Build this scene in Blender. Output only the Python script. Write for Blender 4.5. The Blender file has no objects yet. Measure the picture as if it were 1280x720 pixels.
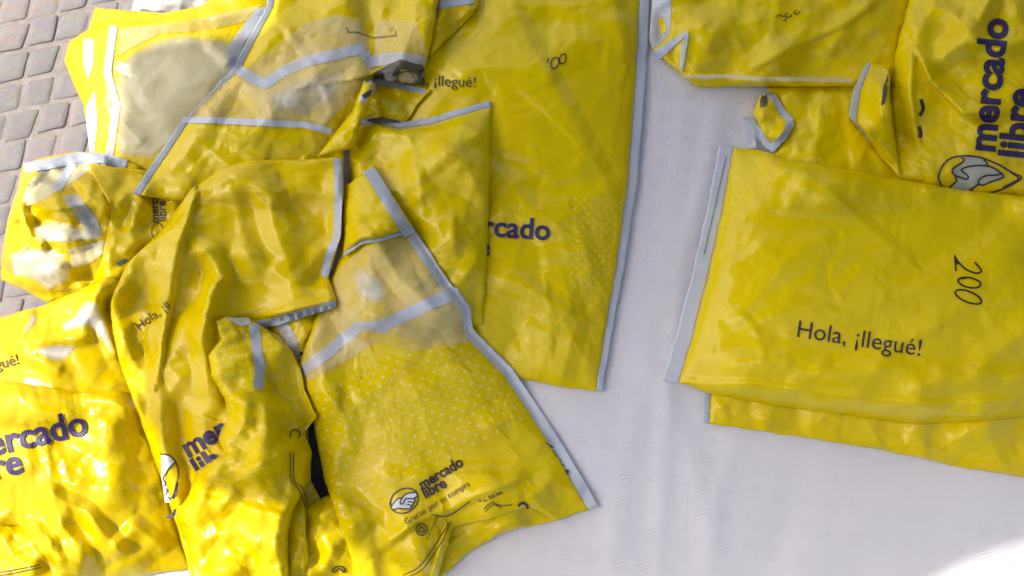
import bpy, bmesh, math, random
import numpy as np
from mathutils import Vector, noise
from mathutils.bvhtree import BVHTree
from mathutils.geometry import delaunay_2d_cdt

random.seed(7)
RNG = np.random.RandomState(11)
sc = bpy.context.scene
col = sc.collection

# ------------------------------------------------------------------ camera
TILT = math.radians(12)
TABLE_Z = 0.75
CAMZ = 2.0
CAM = np.array([0.0, -math.tan(TILT) * (CAMZ - TABLE_Z), CAMZ])
FPX = 931.0
cam_d = bpy.data.cameras.new('camera')
cam = bpy.data.objects.new('camera', cam_d)
col.objects.link(cam)
cam.location = CAM
cam.rotation_euler = (TILT, 0, 0)
cam_d.sensor_width = 36
cam_d.lens = 36 * FPX / 1280
cam_d.clip_start = 0.02
cam_d.clip_end = 500
sc.camera = cam

# ------------------------------------------------------------------ light
SUN_EL = math.radians(52)
SUN_AZ = math.radians(-72)          # compass angle from +Y towards +X
S_DIR = np.array([math.sin(SUN_AZ) * math.cos(SUN_EL), math.cos(SUN_AZ) * math.cos(SUN_EL), math.sin(SUN_EL)])
world = bpy.data.worlds.new('World')
sc.world = world
world.use_nodes = True
wn = world.node_tree.nodes
wl = world.node_tree.links
bg = wn['Background']
sky = wn.new('ShaderNodeTexSky')
sky.sky_type = 'NISHITA'
sky.sun_disc = False
sky.sun_elevation = SUN_EL
sky.sun_rotation = SUN_AZ
sky.air_density = 0.8
sky.dust_density = 5.0
sky.ozone_density = 0.7
wl.new(sky.outputs[0], bg.inputs[0])
bg.inputs[1].default_value = 0.15
sl = bpy.data.lights.new('sun', 'SUN')
sl.energy = 2.1
sl.angle = math.radians(0.6)
sl.color = (1.0, 0.95, 0.86)
sun = bpy.data.objects.new('sun', sl)
col.objects.link(sun)
sun.location = (0, 0, 6)
sun.rotation_euler = Vector(S_DIR).to_track_quat('Z', 'Y').to_euler()
sc.view_settings.view_transform = 'Standard'
sc.view_settings.look = 'None'
sc.view_settings.gamma = 1
sc.view_settings.exposure = 0.64

# ------------------------------------------------------------------ helpers
PX = (CAMZ - TABLE_Z) / math.cos(TILT) / FPX     # metres of table per photo pixel


def unproj(px, py, z):
    px = np.asarray(px, float); py = np.asarray(py, float); z = np.asarray(z, float)
    a = (px - 640) / FPX
    b = -(py - 360) / FPX
    rx = a
    ry = math.sin(TILT) + b * math.cos(TILT)
    rz = -math.cos(TILT) + b * math.sin(TILT)
    t = (z - CAM[2]) / rz
    return np.stack([CAM[0] + rx * t, CAM[1] + ry * t, z + 0 * rx], -1)


def nodes_of(m):
    m.use_nodes = True
    return m.node_tree.nodes, m.node_tree.links, m.node_tree.nodes['Principled BSDF']


def N(nt, kind, **kw):
    n = nt.new(kind)
    for k, v in kw.items():
        setattr(n, k, v)
    return n


def noise_node(ns, ls, vec, scale, detail=3, rough=.55, dist=0.0, ntype=None):
    n = ns.new('ShaderNodeTexNoise')
    n.inputs['Scale'].default_value = scale
    n.inputs['Detail'].default_value = detail
    n.inputs['Roughness'].default_value = rough
    n.inputs['Distortion'].default_value = dist
    ls.new(vec, n.inputs['Vector'])
    return n


def math_node(ns, ls, op, a, b=None, c=None, clamp=False):
    n = ns.new('ShaderNodeMath')
    n.operation = op
    n.use_clamp = clamp
    for i, v in enumerate((a, b, c)):
        if v is None:
            continue
        if isinstance(v, (int, float)):
            n.inputs[i].default_value = v
        else:
            ls.new(v, n.inputs[i])
    return n.outputs[0]


def crumple_bump(ns, ls, strength, fine=1.0):
    """fine fold lines of thin film: triangle waves in several directions, bent by noise and each
    present only here and there, so that flat facets meet in straight sharp creases (height in metres)"""
    geo = ns.new('ShaderNodeNewGeometry')
    pos0 = geo.outputs['Position']
    n1 = noise_node(ns, ls, pos0, 9, 2, .5, .3)
    n2 = noise_node(ns, ls, pos0, 30 * fine, 2, .5, .3)
    v = ns.new('ShaderNodeVectorMath'); v.operation = 'MULTIPLY_ADD'
    ls.new(n1.outputs['Color'], v.inputs[0]); v.inputs[1].default_value = (.11, .11, .11); ls.new(pos0, v.inputs[2])
    pos = v.outputs[0]
    total = None
    for k, (ang, fr, sl_) in enumerate(((15, 13, .12), (72, 17, .11), (128, 24, .12), (48, 38, .10), (165, 52, .10), (100, 85, .08))):
        a = math.radians(ang)
        d = ns.new('ShaderNodeVectorMath'); d.operation = 'DOT_PRODUCT'
        ls.new(pos, d.inputs[0]); d.inputs[1].default_value = (math.cos(a) * fr, math.sin(a) * fr, .4 * fr)
        w = math_node(ns, ls, 'PINGPONG', d.outputs['Value'], .5)
        mk = noise_node(ns, ls, pos0, fr * .42, 1, .5, .2)
        off = ns.new('ShaderNodeVectorMath'); off.operation = 'ADD'
        ls.new(pos0, off.inputs[0]); off.inputs[1].default_value = (k * 3.1, k * 1.7, 0); ls.new(off.outputs[0], mk.inputs['Vector'])
        r = ns.new('ShaderNodeMapRange'); r.inputs[1].default_value = .48; r.inputs[2].default_value = .66
        ls.new(mk.outputs['Fac'], r.inputs[0])
        h = math_node(ns, ls, 'MULTIPLY', math_node(ns, ls, 'MULTIPLY', w, sl_ * 2.2 / fr), r.outputs[0])
        total = h if total is None else math_node(ns, ls, 'ADD', total, h)
    total = math_node(ns, ls, 'ADD', total, math_node(ns, ls, 'MULTIPLY', n2.outputs['Fac'], .0015))
    b = ns.new('ShaderNodeBump')
    b.inputs['Strength'].default_value = min(1, strength * .5)
    b.inputs['Distance'].default_value = 1.0
    ls.new(total, b.inputs['Height'])
    return b.outputs['Normal'], n1, n2


def math_vec(ns, ls, pos, n):
    v = ns.new('ShaderNodeVectorMath')
    v.operation = 'MULTIPLY_ADD'
    ls.new(n.outputs['Color'], v.inputs[0])
    v.inputs[1].default_value = (.03, .03, .03)
    ls.new(pos, v.inputs[2])
    return v.outputs[0]


def film_mat(name, base, base2, rough=.19, bump=.5, dots=None, coat=.12, fine=1.0):
    m = bpy.data.materials.new(name)
    ns, ls, p = nodes_of(m)
    nrm, n1, n2 = crumple_bump(ns, ls, bump, fine)
    ls.new(nrm, p.inputs['Normal'])
    mix = ns.new('ShaderNodeMixRGB')
    mix.inputs[1].default_value = (*base, 1)
    mix.inputs[2].default_value = (*base2, 1)
    r = ns.new('ShaderNodeMapRange')
    r.inputs[1].default_value = .35
    r.inputs[2].default_value = .68
    ls.new(n1.outputs['Fac'], r.inputs[0])
    ls.new(r.outputs[0], mix.inputs[0])
    out = mix.outputs[0]
    if dots:
        # printed dot screen: lattice in the bag's own flat coordinates (UV = flat bag pixels / 100)
        uv = ns.new('ShaderNodeUVMap')
        mp = ns.new('ShaderNodeMapping')
        ls.new(uv.outputs[0], mp.inputs['Vector'])
        ang, cx, cy, hw, hh, sp = dots
        mp.vector_type = 'TEXTURE'
        mp.inputs['Location'].default_value = (cx / 100, cy / 100, 0)
        mp.inputs['Rotation'].default_value = (0, 0, ang)
        sep = ns.new('ShaderNodeSeparateXYZ')
        ls.new(mp.outputs[0], sep.inputs[0])
        X, Y = sep.outputs[0], sep.outputs[1]
        row = math_node(ns, ls, 'FLOOR', math_node(ns, ls, 'DIVIDE', Y, sp / 100 * .5))
        odd = math_node(ns, ls, 'MULTIPLY', math_node(ns, ls, 'FLOORED_MODULO', row, 2), .5)
        fx = math_node(ns, ls, 'SUBTRACT', math_node(ns, ls, 'FRACT', math_node(ns, ls, 'ADD', math_node(ns, ls, 'DIVIDE', X, sp / 100), odd)), .5)
        fy = math_node(ns, ls, 'MULTIPLY', math_node(ns, ls, 'SUBTRACT', math_node(ns, ls, 'FRACT', math_node(ns, ls, 'DIVIDE', Y, sp / 100 * .5)), .5), .5)
        d = math_node(ns, ls, 'SQRT', math_node(ns, ls, 'ADD', math_node(ns, ls, 'MULTIPLY', fx, fx), math_node(ns, ls, 'MULTIPLY', fy, fy)))
        dot = math_node(ns, ls, 'LESS_THAN', d, .105)
        mx = math_node(ns, ls, 'LESS_THAN', math_node(ns, ls, 'ABSOLUTE', X), hw / 100)
        my = math_node(ns, ls, 'LESS_THAN', math_node(ns, ls, 'ABSOLUTE', Y), hh / 100)
        dot = math_node(ns, ls, 'MULTIPLY', math_node(ns, ls, 'MULTIPLY', dot, mx), my)
        m2 = ns.new('ShaderNodeMixRGB')
        ls.new(math_node(ns, ls, 'MULTIPLY', dot, .42), m2.inputs[0])
        ls.new(out, m2.inputs[1])
        m2.inputs[2].default_value = (.80, .72, .42, 1)
        out = m2.outputs[0]
    ls.new(out, p.inputs['Base Color'])
    rr = ns.new('ShaderNodeMapRange')
    rr.inputs[3].default_value = rough * .75
    rr.inputs[4].default_value = rough * 1.35
    ls.new(n2.outputs['Fac'], rr.inputs[0])
    ls.new(rr.outputs[0], p.inputs['Roughness'])
    p.inputs['Coat Weight'].default_value = coat
    p.inputs['Coat Roughness'].default_value = .1
    p.inputs['Specular IOR Level'].default_value = .26
    p.inputs['IOR'].default_value = 1.5
    return m


YEL = dict(base=(.72, .545, .0), base2=(.78, .60, .0))
M = {}
M['yellow'] = film_mat('yellow_film', **YEL)
M['yellow_smooth'] = film_mat('yellow_film_taut', **YEL, bump=.28)
M['yellow_rough'] = film_mat('yellow_film_crumpled', (.72, .53, .0), (.78, .59, .0), rough=.2, bump=.34)
M['yellow_tall'] = film_mat('yellow_film_dotted_tall', **YEL, bump=.35, dots=(math.radians(3), 745, 305, 33, 56, 11.5))
M['yellow_front'] = film_mat('yellow_film_dotted_front', **YEL, bump=.38, dots=(math.radians(-28), 520, 512, 150, 75, 17))
M['yellow_centre'] = film_mat('yellow_film_dotted_small', **YEL, bump=.6, dots=(math.radians(-55), 290, 440, 60, 40, 14))
M['grey'] = film_mat('grey_seam_film', (.42, .47, .54), (.50, .55, .62), rough=.35, bump=.4, coat=.15)
M['greypale'] = film_mat('pale_grey_film', (.55, .60, .66), (.62, .66, .70), rough=.3, bump=.4, coat=.2)
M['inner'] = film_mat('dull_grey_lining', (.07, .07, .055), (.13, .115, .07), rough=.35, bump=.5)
M['whitefilm'] = film_mat('white_film', (.74, .75, .76), (.8, .8, .8), rough=.3, bump=.4)


def clear_mat(name, colr, alpha, rough=.16, bump=.5):
    m = film_mat(name, colr, tuple(min(1, c * 1.1) for c in colr), rough=rough, bump=bump, coat=.2)
    ns, ls, p = nodes_of(m)
    geo = ns.new('ShaderNodeNewGeometry')
    n = noise_node(ns, ls, geo.outputs['Position'], 14, 3, .5, .6)
    r = ns.new('ShaderNodeMapRange')
    r.inputs[1].default_value = .32
    r.inputs[2].default_value = .68
    r.inputs[3].default_value = max(0, alpha - .28)
    r.inputs[4].default_value = min(1, alpha + .28)
    ls.new(n.outputs['Fac'], r.inputs[0])
    at = ns.new('ShaderNodeAttribute'); at.attribute_name = 'fade'
    ls.new(math_node(ns, ls, 'MULTIPLY', r.outputs[0], at.outputs['Fac']), p.inputs['Alpha'])
    return m


M['beige'] = clear_mat('clear_film_over_grey', (.76, .71, .42), .9, rough=.25, bump=.08)
M['milky'] = clear_mat('milky_film_and_glare', (.80, .79, .68), .75, rough=.18, bump=.4)  # whitish colour for pale film and for painted sun highlights
M['clear'] = clear_mat('clear_pouch_film', (.80, .68, .28), .5)
M['clearw'] = clear_mat('cloudy_film_and_highlight', (.82, .79, .60), .6)  # pale film colour, also carries the highlights painted on pouches
M['tape'] = clear_mat('grey_tape_under_film', (.55, .60, .66), .85, rough=.25)


def ink_mat(name, c, rough=.5):
    m = bpy.data.materials.new(name)
    ns, ls, p = nodes_of(m)
    geo = ns.new('ShaderNodeNewGeometry')
    n = noise_node(ns, ls, geo.outputs['Position'], 60, 3)
    mix = ns.new('ShaderNodeMixRGB')
    mix.inputs[1].default_value = (*c, 1)
    mix.inputs[2].default_value = (*[x * 1.6 + .004 for x in c], 1)
    ls.new(n.outputs['Fac'], mix.inputs[0])
    ls.new(mix.outputs[0], p.inputs['Base Color'])
    p.inputs['Roughness'].default_value = rough
    return m


M['black'] = ink_mat('gap_shade_black', (.008, .008, .008), .9)  # near-black for shade painted between two bags
M['ink'] = ink_mat('navy_ink', (.022, .012, .085))
M['inkdark'] = ink_mat('dark_ink', (.03, .018, .03))
M['marker'] = ink_mat('black_marker', (.02, .015, .015), .4)
M['thin'] = ink_mat('brown_black_ink', (.045, .03, .02))
M['ringgrey'] = ink_mat('grey_ink', (.30, .32, .24))
M['ringwhite'] = ink_mat('pale_ink', (.5, .54, .56))


def setprops(o, label=None, cat=None, group=None, kind=None):
    if label: o['label'] = label
    if cat: o['category'] = cat
    if group: o['group'] = group
    if kind: o['kind'] = kind
    return o


def link_mesh(name, verts, faces, mat, parent=None, origin=None, smooth=True, uvs=None):
    me = bpy.data.meshes.new(name)
    v = np.asarray(verts, float)
    if origin is not None:
        v = v - np.asarray(origin)[None]
    me.from_pydata(v.tolist(), [], [list(map(int, f)) for f in faces])
    if uvs is not None:
        lay = me.uv_layers.new(name='UVMap')
        li = np.empty(len(me.loops), dtype=np.int32)
        me.loops.foreach_get('vertex_index', li)
        lay.data.foreach_set('uv', (np.asarray(uvs)[li]).astype(np.float32).ravel())
    if smooth:
        me.polygons.foreach_set('use_smooth', np.ones(len(me.polygons), dtype=bool))
    me.materials.append(mat)
    me.update()
    o = bpy.data.objects.new(name, me)
    col.objects.link(o)
    if parent is not None:
        o.parent = parent
    return o


# ------------------------------------------------------------------ pile height map (photo-ray space)
RS = 4.0
GX0, GY0 = -160, -160
GW, GH = int(1640 / RS), int(1060 / RS)
gx = GX0 + (np.arange(GW) + .5) * RS
gy = GY0 + (np.arange(GH) + .5) * RS
GXX, GYY = np.meshgrid(gx, gy)
# left edge of the table in photo pixels
TE0, TE1 = np.array([190., -80.]), np.array([-45., 760.])
tedge = TE0[0] + (GYY - TE0[1]) / (TE1[1] - TE0[1]) * (TE1[0] - TE0[0])
H = np.where(GXX > tedge, TABLE_Z + .006, TABLE_Z + .006 - (tedge - GXX) * PX * .25)


def blur(a, k=1):
    for _ in range(k):
        p = np.pad(a, 1, mode='edge')
        a = (p[:-2, 1:-1] + p[2:, 1:-1] + p[1:-1, :-2] + p[1:-1, 2:] + 2 * p[1:-1, 1:-1]) / 6
    return a


def dil(a):
    p = np.pad(a, 1, mode='edge')
    return np.maximum.reduce([p[i:i + a.shape[0], j:j + a.shape[1]] for i in range(3) for j in range(3)])


def sampleH(A, px, py):
    fx = np.clip((px - GX0) / RS - .5, 0, GW - 1.001)
    fy = np.clip((py - GY0) / RS - .5, 0, GH - 1.001)
    i = fx.astype(int); j = fy.astype(int); u = fx - i; v = fy - j
    return A[j, i] * (1 - u) * (1 - v) + A[j, i + 1] * u * (1 - v) + A[j + 1, i] * (1 - u) * v + A[j + 1, i + 1] * u * v


def splatH(px, py, z):
    global H
    i = ((px - GX0) / RS).astype(int).ravel(); j = ((py - GY0) / RS).astype(int).ravel()
    ok = (i >= 0) & (i < GW) & (j >= 0) & (j < GH)
    np.maximum.at(H, (j[ok], i[ok]), z.ravel()[ok])


def polylen(p):
    return np.concatenate([[0], np.cumsum(np.hypot(*np.diff(p, axis=0).T))])


def resample(poly, t, by=None):
    p = np.asarray(poly, float)
    if by == 'y':
        s = p[:, 1] - p[0, 1]
    else:
        s = polylen(p)
    s = s / s[-1]
    return np.stack([np.interp(t, s, p[:, 0]), np.interp(t, s, p[:, 1])], -1)


def round_poly(poly, r=4.0):
    """slightly round the inner corners of an edge polyline"""
    p = np.asarray(poly, float)
    out = [p[0]]
    for k in range(1, len(p) - 1):
        a, b, c = p[k - 1], p[k], p[k + 1]
        la, lc = np.hypot(*(a - b)), np.hypot(*(c - b))
        ra, rc = min(r, la * .35), min(r, lc * .35)
        out += [b + (a - b) / la * ra, b * .7 + (b + (a - b) / la * ra) * .15 + (b + (c - b) / lc * rc) * .15, b + (c - b) / lc * rc]
    out.append(p[-1])
    return np.array(out)


def dist_poly(X, Y, poly):
    """distance to polyline, signed side, and param 0..1"""
    p = np.asarray(poly, float)
    L = polylen(p)
    best = np.full(X.shape, 1e9); side = np.zeros(X.shape); par = np.zeros(X.shape)
    for k in range(len(p) - 1):
        a, b = p[k], p[k + 1]
        d = b - a
        l2 = d @ d
        t = np.clip(((X - a[0]) * d[0] + (Y - a[1]) * d[1]) / l2, 0, 1)
        qx, qy = a[0] + t * d[0], a[1] + t * d[1]
        dd = np.hypot(X - qx, Y - qy)
        s = np.sign(d[0] * (Y - a[1]) - d[1] * (X - a[0]))
        m = dd < best
        best = np.where(m, dd, best); side = np.where(m, s, side)
        par = np.where(m, (L[k] + t * np.sqrt(l2)) / L[-1], par)
    return best, side, par


def upsample(A, nv, nu):
    """bilinear resize of an (a,b,c) grid"""
    a, b = A.shape[:2]
    v = np.linspace(0, a - 1, nv); u = np.linspace(0, b - 1, nu)
    i = np.minimum(v.astype(int), a - 2); j = np.minimum(u.astype(int), b - 2)
    fv = (v - i)[:, None, None]; fu = (u - j)[None, :, None]
    return (A[i][:, j] * (1 - fv) * (1 - fu) + A[i + 1][:, j] * fv * (1 - fu) + A[i][:, j + 1] * (1 - fv) * fu + A[i + 1][:, j + 1] * fv * fu)


def relax(R, floor, eps, iters=(90, 60, 45, 30), amp=.006, pull=.01, eu=1.0, ev=1.0, rng=None):
    """thin-film buckling: R is the (nv,nu,3) target sheet in metres.  The film is a little longer
    than the sheet it has to fit, so it folds into creases; solved coarse to fine."""
    nv, nu = R.shape[:2]
    levels = []
    f = 8
    while f >= 1:
        a, b = max(4, (nv - 1) // f + 1), max(4, (nu - 1) // f + 1)
        levels.append((nv, nu) if f == 1 else (a, b)); f //= 2
    D = None
    for li, (a, b) in enumerate(levels):
        T = upsample(R, a, b) if (a, b) != (nv, nu) else R
        F = upsample(floor[..., None], a, b)[..., 0]
        disp = np.zeros_like(T) if D is None else upsample(D, a, b)
        P = T + disp
        sp = PX * 3 * (8 >> li)
        nz = rng.randn(a, b) * amp * (1, .5, .06, .0)[min(li, 3)]
        nz[[0, -1], :] *= .25; nz[:, [0, -1]] *= .25
        P[..., 2] += nz
        W = np.ones((a, b, 3))
        W[[0, -1], :, :2] = 0; W[:, [0, -1], :2] = 0
        W[[0, -1], :, 2] = .35; W[:, [0, -1], 2] = .35
        sl_ = [((slice(0, -1), slice(None)), (slice(1, None), slice(None)), ev),
               ((slice(None), slice(0, -1)), (slice(None), slice(1, None)), eu),
               ((slice(0, -1), slice(0, -1)), (slice(1, None), slice(1, None)), .5 * (eu + ev)),
               ((slice(1, None), slice(0, -1)), (slice(0, -1), slice(1, None)), .5 * (eu + ev))]
        rests = [np.linalg.norm(T[B] - T[A], axis=-1) * (1 + eps * (1, .85, .6, .35)[min(li, 3)] * e) for A, B, e in sl_]
        for it in range(iters[min(li, 3)]):
            C = np.zeros_like(P)
            for (A, B, e), r in zip(sl_, rests):
                d = P[B] - P[A]
                L = np.sqrt((d * d).sum(-1)) + 1e-9
                c = (.5 * (L - r) / L)[..., None] * d
                C[A] += c; C[B] -= c
            P += C * W * .33
            P[..., 2] += (T[..., 2] - P[..., 2]) * pull
            if li < 2 and it % 10 == 9 and it < iters[min(li, 3)] - 4:
                z = P[..., 2]
                lap = np.zeros_like(z)
                lap[1:-1, 1:-1] = (z[:-2, 1:-1] + z[2:, 1:-1] + z[1:-1, :-2] + z[1:-1, 2:]) / 4 - z[1:-1, 1:-1]
                P[..., 2] += lap * .2
            P[..., 2] = np.maximum(P[..., 2], F)
        D = P - T
    return R + D


class Bag:
    pass


def patch(name, top, right, bottom, left, mat, parent=None, origin=None, thick=.04, seams=None, eps=.02,
          ridges=(), seed=1, step=3.0, by=None, lift=.0015, tent=10, power=(2.4, 2.4), amp=.006, pull=.012,
          wiggle=.8, seam_mat=None, slope=(0, 0), edge=.25, eu=1.0, ev=1.0, collide=True, seam_name='seam', underside=True, rand=(48, 6.0), gain=1.0):
    """one film sheet (top and underside) filled between four edge curves given in photo pixels,
    laid over whatever is already on the table.  Returns an object holding the px-space data."""
    rng = np.random.RandomState(seed)
    seams = seams or {}
    T_, R_, B_, L_ = [round_poly(q) for q in (top, right, bottom, left)]
    lu = max(polylen(T_)[-1], polylen(B_)[-1]); lv = max(polylen(L_)[-1], polylen(R_)[-1])
    nu = max(9, int(lu / step)) + 1; nv = max(9, int(lv / step)) + 1
    u = np.linspace(0, 1, nu); v = np.linspace(0, 1, nv)
    # put grid lines exactly on the seam boundaries
    cells = {}
    for side, w in seams.items():
        L, n = (lu, nu) if side in ('left', 'right') else (lv, nv)
        k = max(1, int(round(w / L * (n - 1))))
        fr = w / L
        arr = u if side in ('left', 'right') else v
        if side in ('left', 'top'):
            arr[:k + 1] = np.linspace(0, fr, k + 1); hi = n - 1
            rest = arr[k:]; arr[k:] = fr + (rest - rest[0]) / (rest[-1] - rest[0]) * (1 - fr)
        else:
            s0 = n - 1 - k
            lo = arr[:s0 + 1]; arr[:s0 + 1] = (lo - lo[0]) / (lo[-1] - lo[0]) * (1 - fr - lo[0]) + lo[0]
            arr[s0:] = np.linspace(1 - fr, 1, k + 1)
        cells[side] = k
    t = resample(T_, u); b = resample(B_, u); l = resample(L_, v, by); r = resample(R_, v, by)
    # small irregularities on the cut edges
    for e_, n_ in ((t, nu), (b, nu), (l, nv), (r, nv)):
        w = np.convolve(rng.randn(n_ + 8), np.ones(5) / 5, 'same')[4:4 + n_] * wiggle
        w[0] = w[-1] = 0
        dd = np.gradient(e_, axis=0); nn = np.stack([-dd[:, 1], dd[:, 0]], -1); nn /= (np.hypot(*nn.T)[:, None] + 1e-9)
        e_ += nn * w[:, None]
    c00 = .5 * (t[0] + l[0]); c10 = .5 * (t[-1] + r[0]); c01 = .5 * (b[0] + l[-1]); c11 = .5 * (b[-1] + r[-1])
    t[0] = l[0] = c00; t[-1] = r[0] = c10; b[0] = l[-1] = c01; b[-1] = r[-1] = c11
    U, V = np.meshgrid(u, v)
    U3, V3 = U[..., None], V[..., None]
    XY = (1 - V3) * t[None] + V3 * b[None] + (1 - U3) * l[:, None] + U3 * r[:, None] \
        - ((1 - U3) * (1 - V3) * c00 + U3 * (1 - V3) * c10 + (1 - U3) * V3 * c01 + U3 * V3 * c11)
    X, Y = XY[..., 0], XY[..., 1]
    # base = smoothed, tented upper surface of the pile
    Bm = dil(H)
    sm = Bm.copy()
    for _ in range(tent):
        sm = np.maximum(Bm, blur(sm, 2))
    base = sampleH(sm, X, Y) + lift
    # inflated profile, flat on the seams
    def prof(q, lo, hi, pw):
        s = np.clip((q - lo) / max(1e-6, (hi - lo)), 0, 1)
        return np.clip(1 - np.abs(2 * s - 1) ** pw, 0, 1) ** .6
    ulo = u[cells['left']] if 'left' in cells else 0
    uhi = u[nu - 1 - cells['right']] if 'right' in cells else 1
    vlo = v[cells['top']] if 'top' in cells else 0
    vhi = v[nv - 1 - cells['bottom']] if 'bottom' in cells else 1
    dome = prof(U, ulo, uhi, power[0]) * prof(V, vlo, vhi, power[1])
    Z = base + thick * dome + slope[0] * U + slope[1] * V
    for rd in ridges:
        pl, a_mm, w = rd[:3]
        a_mm = a_mm * gain
        typ = rd[3] if len(rd) > 3 else 'tent'
        d, s, par = dist_poly(X, Y, pl)
        d = np.sqrt(d * d + 2.0) - 1.41
        taper = np.clip(np.minimum(par, 1 - par) * 6 + .35, 0, 1)
        if typ == 'tent':
            Z = Z + a_mm * .001 * np.clip(1 - d / w, 0, 1) ** 1.05 * taper
        elif typ == 'left':      # steep on the right of travel
            ww = np.where(s > 0, w * .22, w)
            Z = Z + a_mm * .001 * np.clip(1 - d / ww, 0, 1) ** 1.05 * taper
        elif typ == 'right':
            ww = np.where(s < 0, w * .22, w)
            Z = Z + a_mm * .001 * np.clip(1 - d / ww, 0, 1) ** 1.05 * taper
        elif typ == 'smooth':
            Z = Z + a_mm * .001 * np.exp(-(d / w) ** 2) * taper
    nr, ra = rand
    x0, x1, y0, y1 = X.min(), X.max(), Y.min(), Y.max()
    for _ in range(nr):
        c = np.array([rng.uniform(x0, x1), rng.uniform(y0, y1)]); an = rng.uniform(0, math.pi); hl = rng.uniform(25, 120)
        dv = np.array([math.cos(an), math.sin(an)]) * hl; bend = np.array([-dv[1], dv[0]]) * rng.uniform(-.25, .25)
        w = rng.uniform(8, 44); a_ = rng.uniform(.35, 1) * ra * (1 if rng.rand() < .6 else -1) * w / 30
        d, s, par = dist_poly(X, Y, [c - dv, c + bend, c + dv])
        d = np.sqrt(d * d + .6) - .77
        ww = np.where(s > 0, w, w * rng.uniform(.35, 1))
        Z = Z + a_ * .001 * np.clip(1 - d / ww, 0, 1) * np.clip(dome * 3, 0, 1)
    for _ in range(int(nr * 1.6)):
        c = np.array([rng.uniform(x0, x1), rng.uniform(y0, y1)]); an = rng.uniform(0, math.pi); hl = rng.uniform(8, 38)
        dv = np.array([math.cos(an), math.sin(an)]) * hl; bend = np.array([-dv[1], dv[0]]) * rng.uniform(-.3, .3)
        w = rng.uniform(5, 13); a_ = rng.uniform(.3, 1) * ra * .26 * (1 if rng.rand() < .65 else -1) * w / 9
        d, s, par = dist_poly(X, Y, [c - dv, c + bend, c + dv])
        d = np.sqrt(d * d + .3) - .55
        ww = np.where(s > 0, w, w * rng.uniform(.35, .9))
        Z = Z + a_ * .001 * np.clip(1 - d / ww, 0, 1) * np.clip(np.minimum(par, 1 - par) * 5, 0, 1) * np.clip(dome * 3, 0, 1)
    Z = np.maximum(Z, base)
    R = np.stack([X * PX, Y * PX, Z], -1)
    if eps > 0:
        P = relax(R, base, eps, amp=amp, pull=pull, eu=eu, ev=ev, rng=rng)
    else:
        P = R
    px, py, pz = P[..., 0] / PX, P[..., 1] / PX, P[..., 2]
    hb = sampleH(dil(H), px, py) + lift
    pz = np.maximum(pz, hb)
    Wt = unproj(px, py, pz)
    zb = np.minimum(base, pz) - .0008
    zb = np.minimum(zb, pz - .0008)
    zb = .5 * zb + .5 * np.minimum(zb, hb - .0003)
    Wb = unproj(px, py, zb)
    idx = np.arange(nu * nv).reshape(nv, nu)
    nT = nu * nv
    verts = np.concatenate([Wt.reshape(-1, 3), Wb.reshape(-1, 3)])
    uvs = np.concatenate([XY.reshape(-1, 2)] * 2) / 100
    if origin is None:
        cx, cy = X.mean(), Y.mean()
        origin = unproj(cx, cy, float(base.mean()))
    c1, c2 = (cells.get('left', 0), nu - 1 - cells.get('right', 0))
    r1, r2 = (cells.get('top', 0), nv - 1 - cells.get('bottom', 0))

    def block(nm, a0, a1, b0, b1, mt):
        if a1 <= a0 or b1 <= b0:
            return None
        q = idx[a0:a1 + 1, b0:b1 + 1]
        q0, q1, q2, q3 = q[:-1, :-1].ravel(), q[:-1, 1:].ravel(), q[1:, 1:].ravel(), q[1:, :-1].ravel()
        ft = np.concatenate([np.stack([q0, q3, q2], -1), np.stack([q0, q2, q1], -1)])
        fb = np.concatenate([np.stack([q0, q2, q3], -1), np.stack([q0, q1, q2], -1)]) + nT
        fl = [ft]
        if underside:
            fl.append(fb)
            loop = np.concatenate([q[0, :], q[1:, -1], q[-1, -2::-1], q[-2:0:-1, 0]])
            nx = np.roll(loop, -1)
            fl.append(np.stack([loop, nx, nx + nT], -1)); fl.append(np.stack([loop, nx + nT, loop + nT], -1))
        F = np.concatenate(fl)
        used = np.unique(F)
        mp = np.full(len(verts), -1); mp[used] = np.arange(len(used))
        return link_mesh(nm, verts[used], mp[F], mt, parent, origin, uvs=uvs[used])

    bag = Bag()
    bag.body = block(name, r1, r2, c1, c2, mat)
    sm_ = seam_mat or M['grey']
    bag.seams = []
    if 'left' in cells: bag.seams.append(block(seam_name, r1 if 'top' in cells else 0, r2 if 'bottom' in cells else nv - 1, 0, c1, sm_))
    if 'right' in cells: bag.seams.append(block(seam_name, r1 if 'top' in cells else 0, r2 if 'bottom' in cells else nv - 1, c2, nu - 1, sm_))
    if 'top' in cells: bag.seams.append(block(seam_name, 0, r1, 0, nu - 1, sm_))
    if 'bottom' in cells: bag.seams.append(block(seam_name, r2, nv - 1, 0, nu - 1, sm_))
    # px-space surface for draping prints
    q = idx
    q0, q3, q2, q1 = q[:-1, :-1].ravel(), q[1:, :-1].ravel(), q[1:, 1:].ravel(), q[:-1, 1:].ravel()
    ft = np.concatenate([np.stack([q0, q3, q2], -1), np.stack([q0, q2, q1], -1)])
    pts = np.stack([px.ravel(), py.ravel(), pz.ravel() / PX], -1)
    bag.bvh = BVHTree.FromPolygons(pts.tolist(), ft.tolist())
    bag.pts = pts
    bag.origin = origin
    bag.parent = parent
    if collide:
        splatH(px, py, pz)
        for fx in (.33, .66):
            splatH(px[:, :-1] * (1 - fx) + px[:, 1:] * fx, py[:, :-1] * (1 - fx) + py[:, 1:] * fx, pz[:, :-1] * (1 - fx) + pz[:, 1:] * fx)
    return bag


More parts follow.
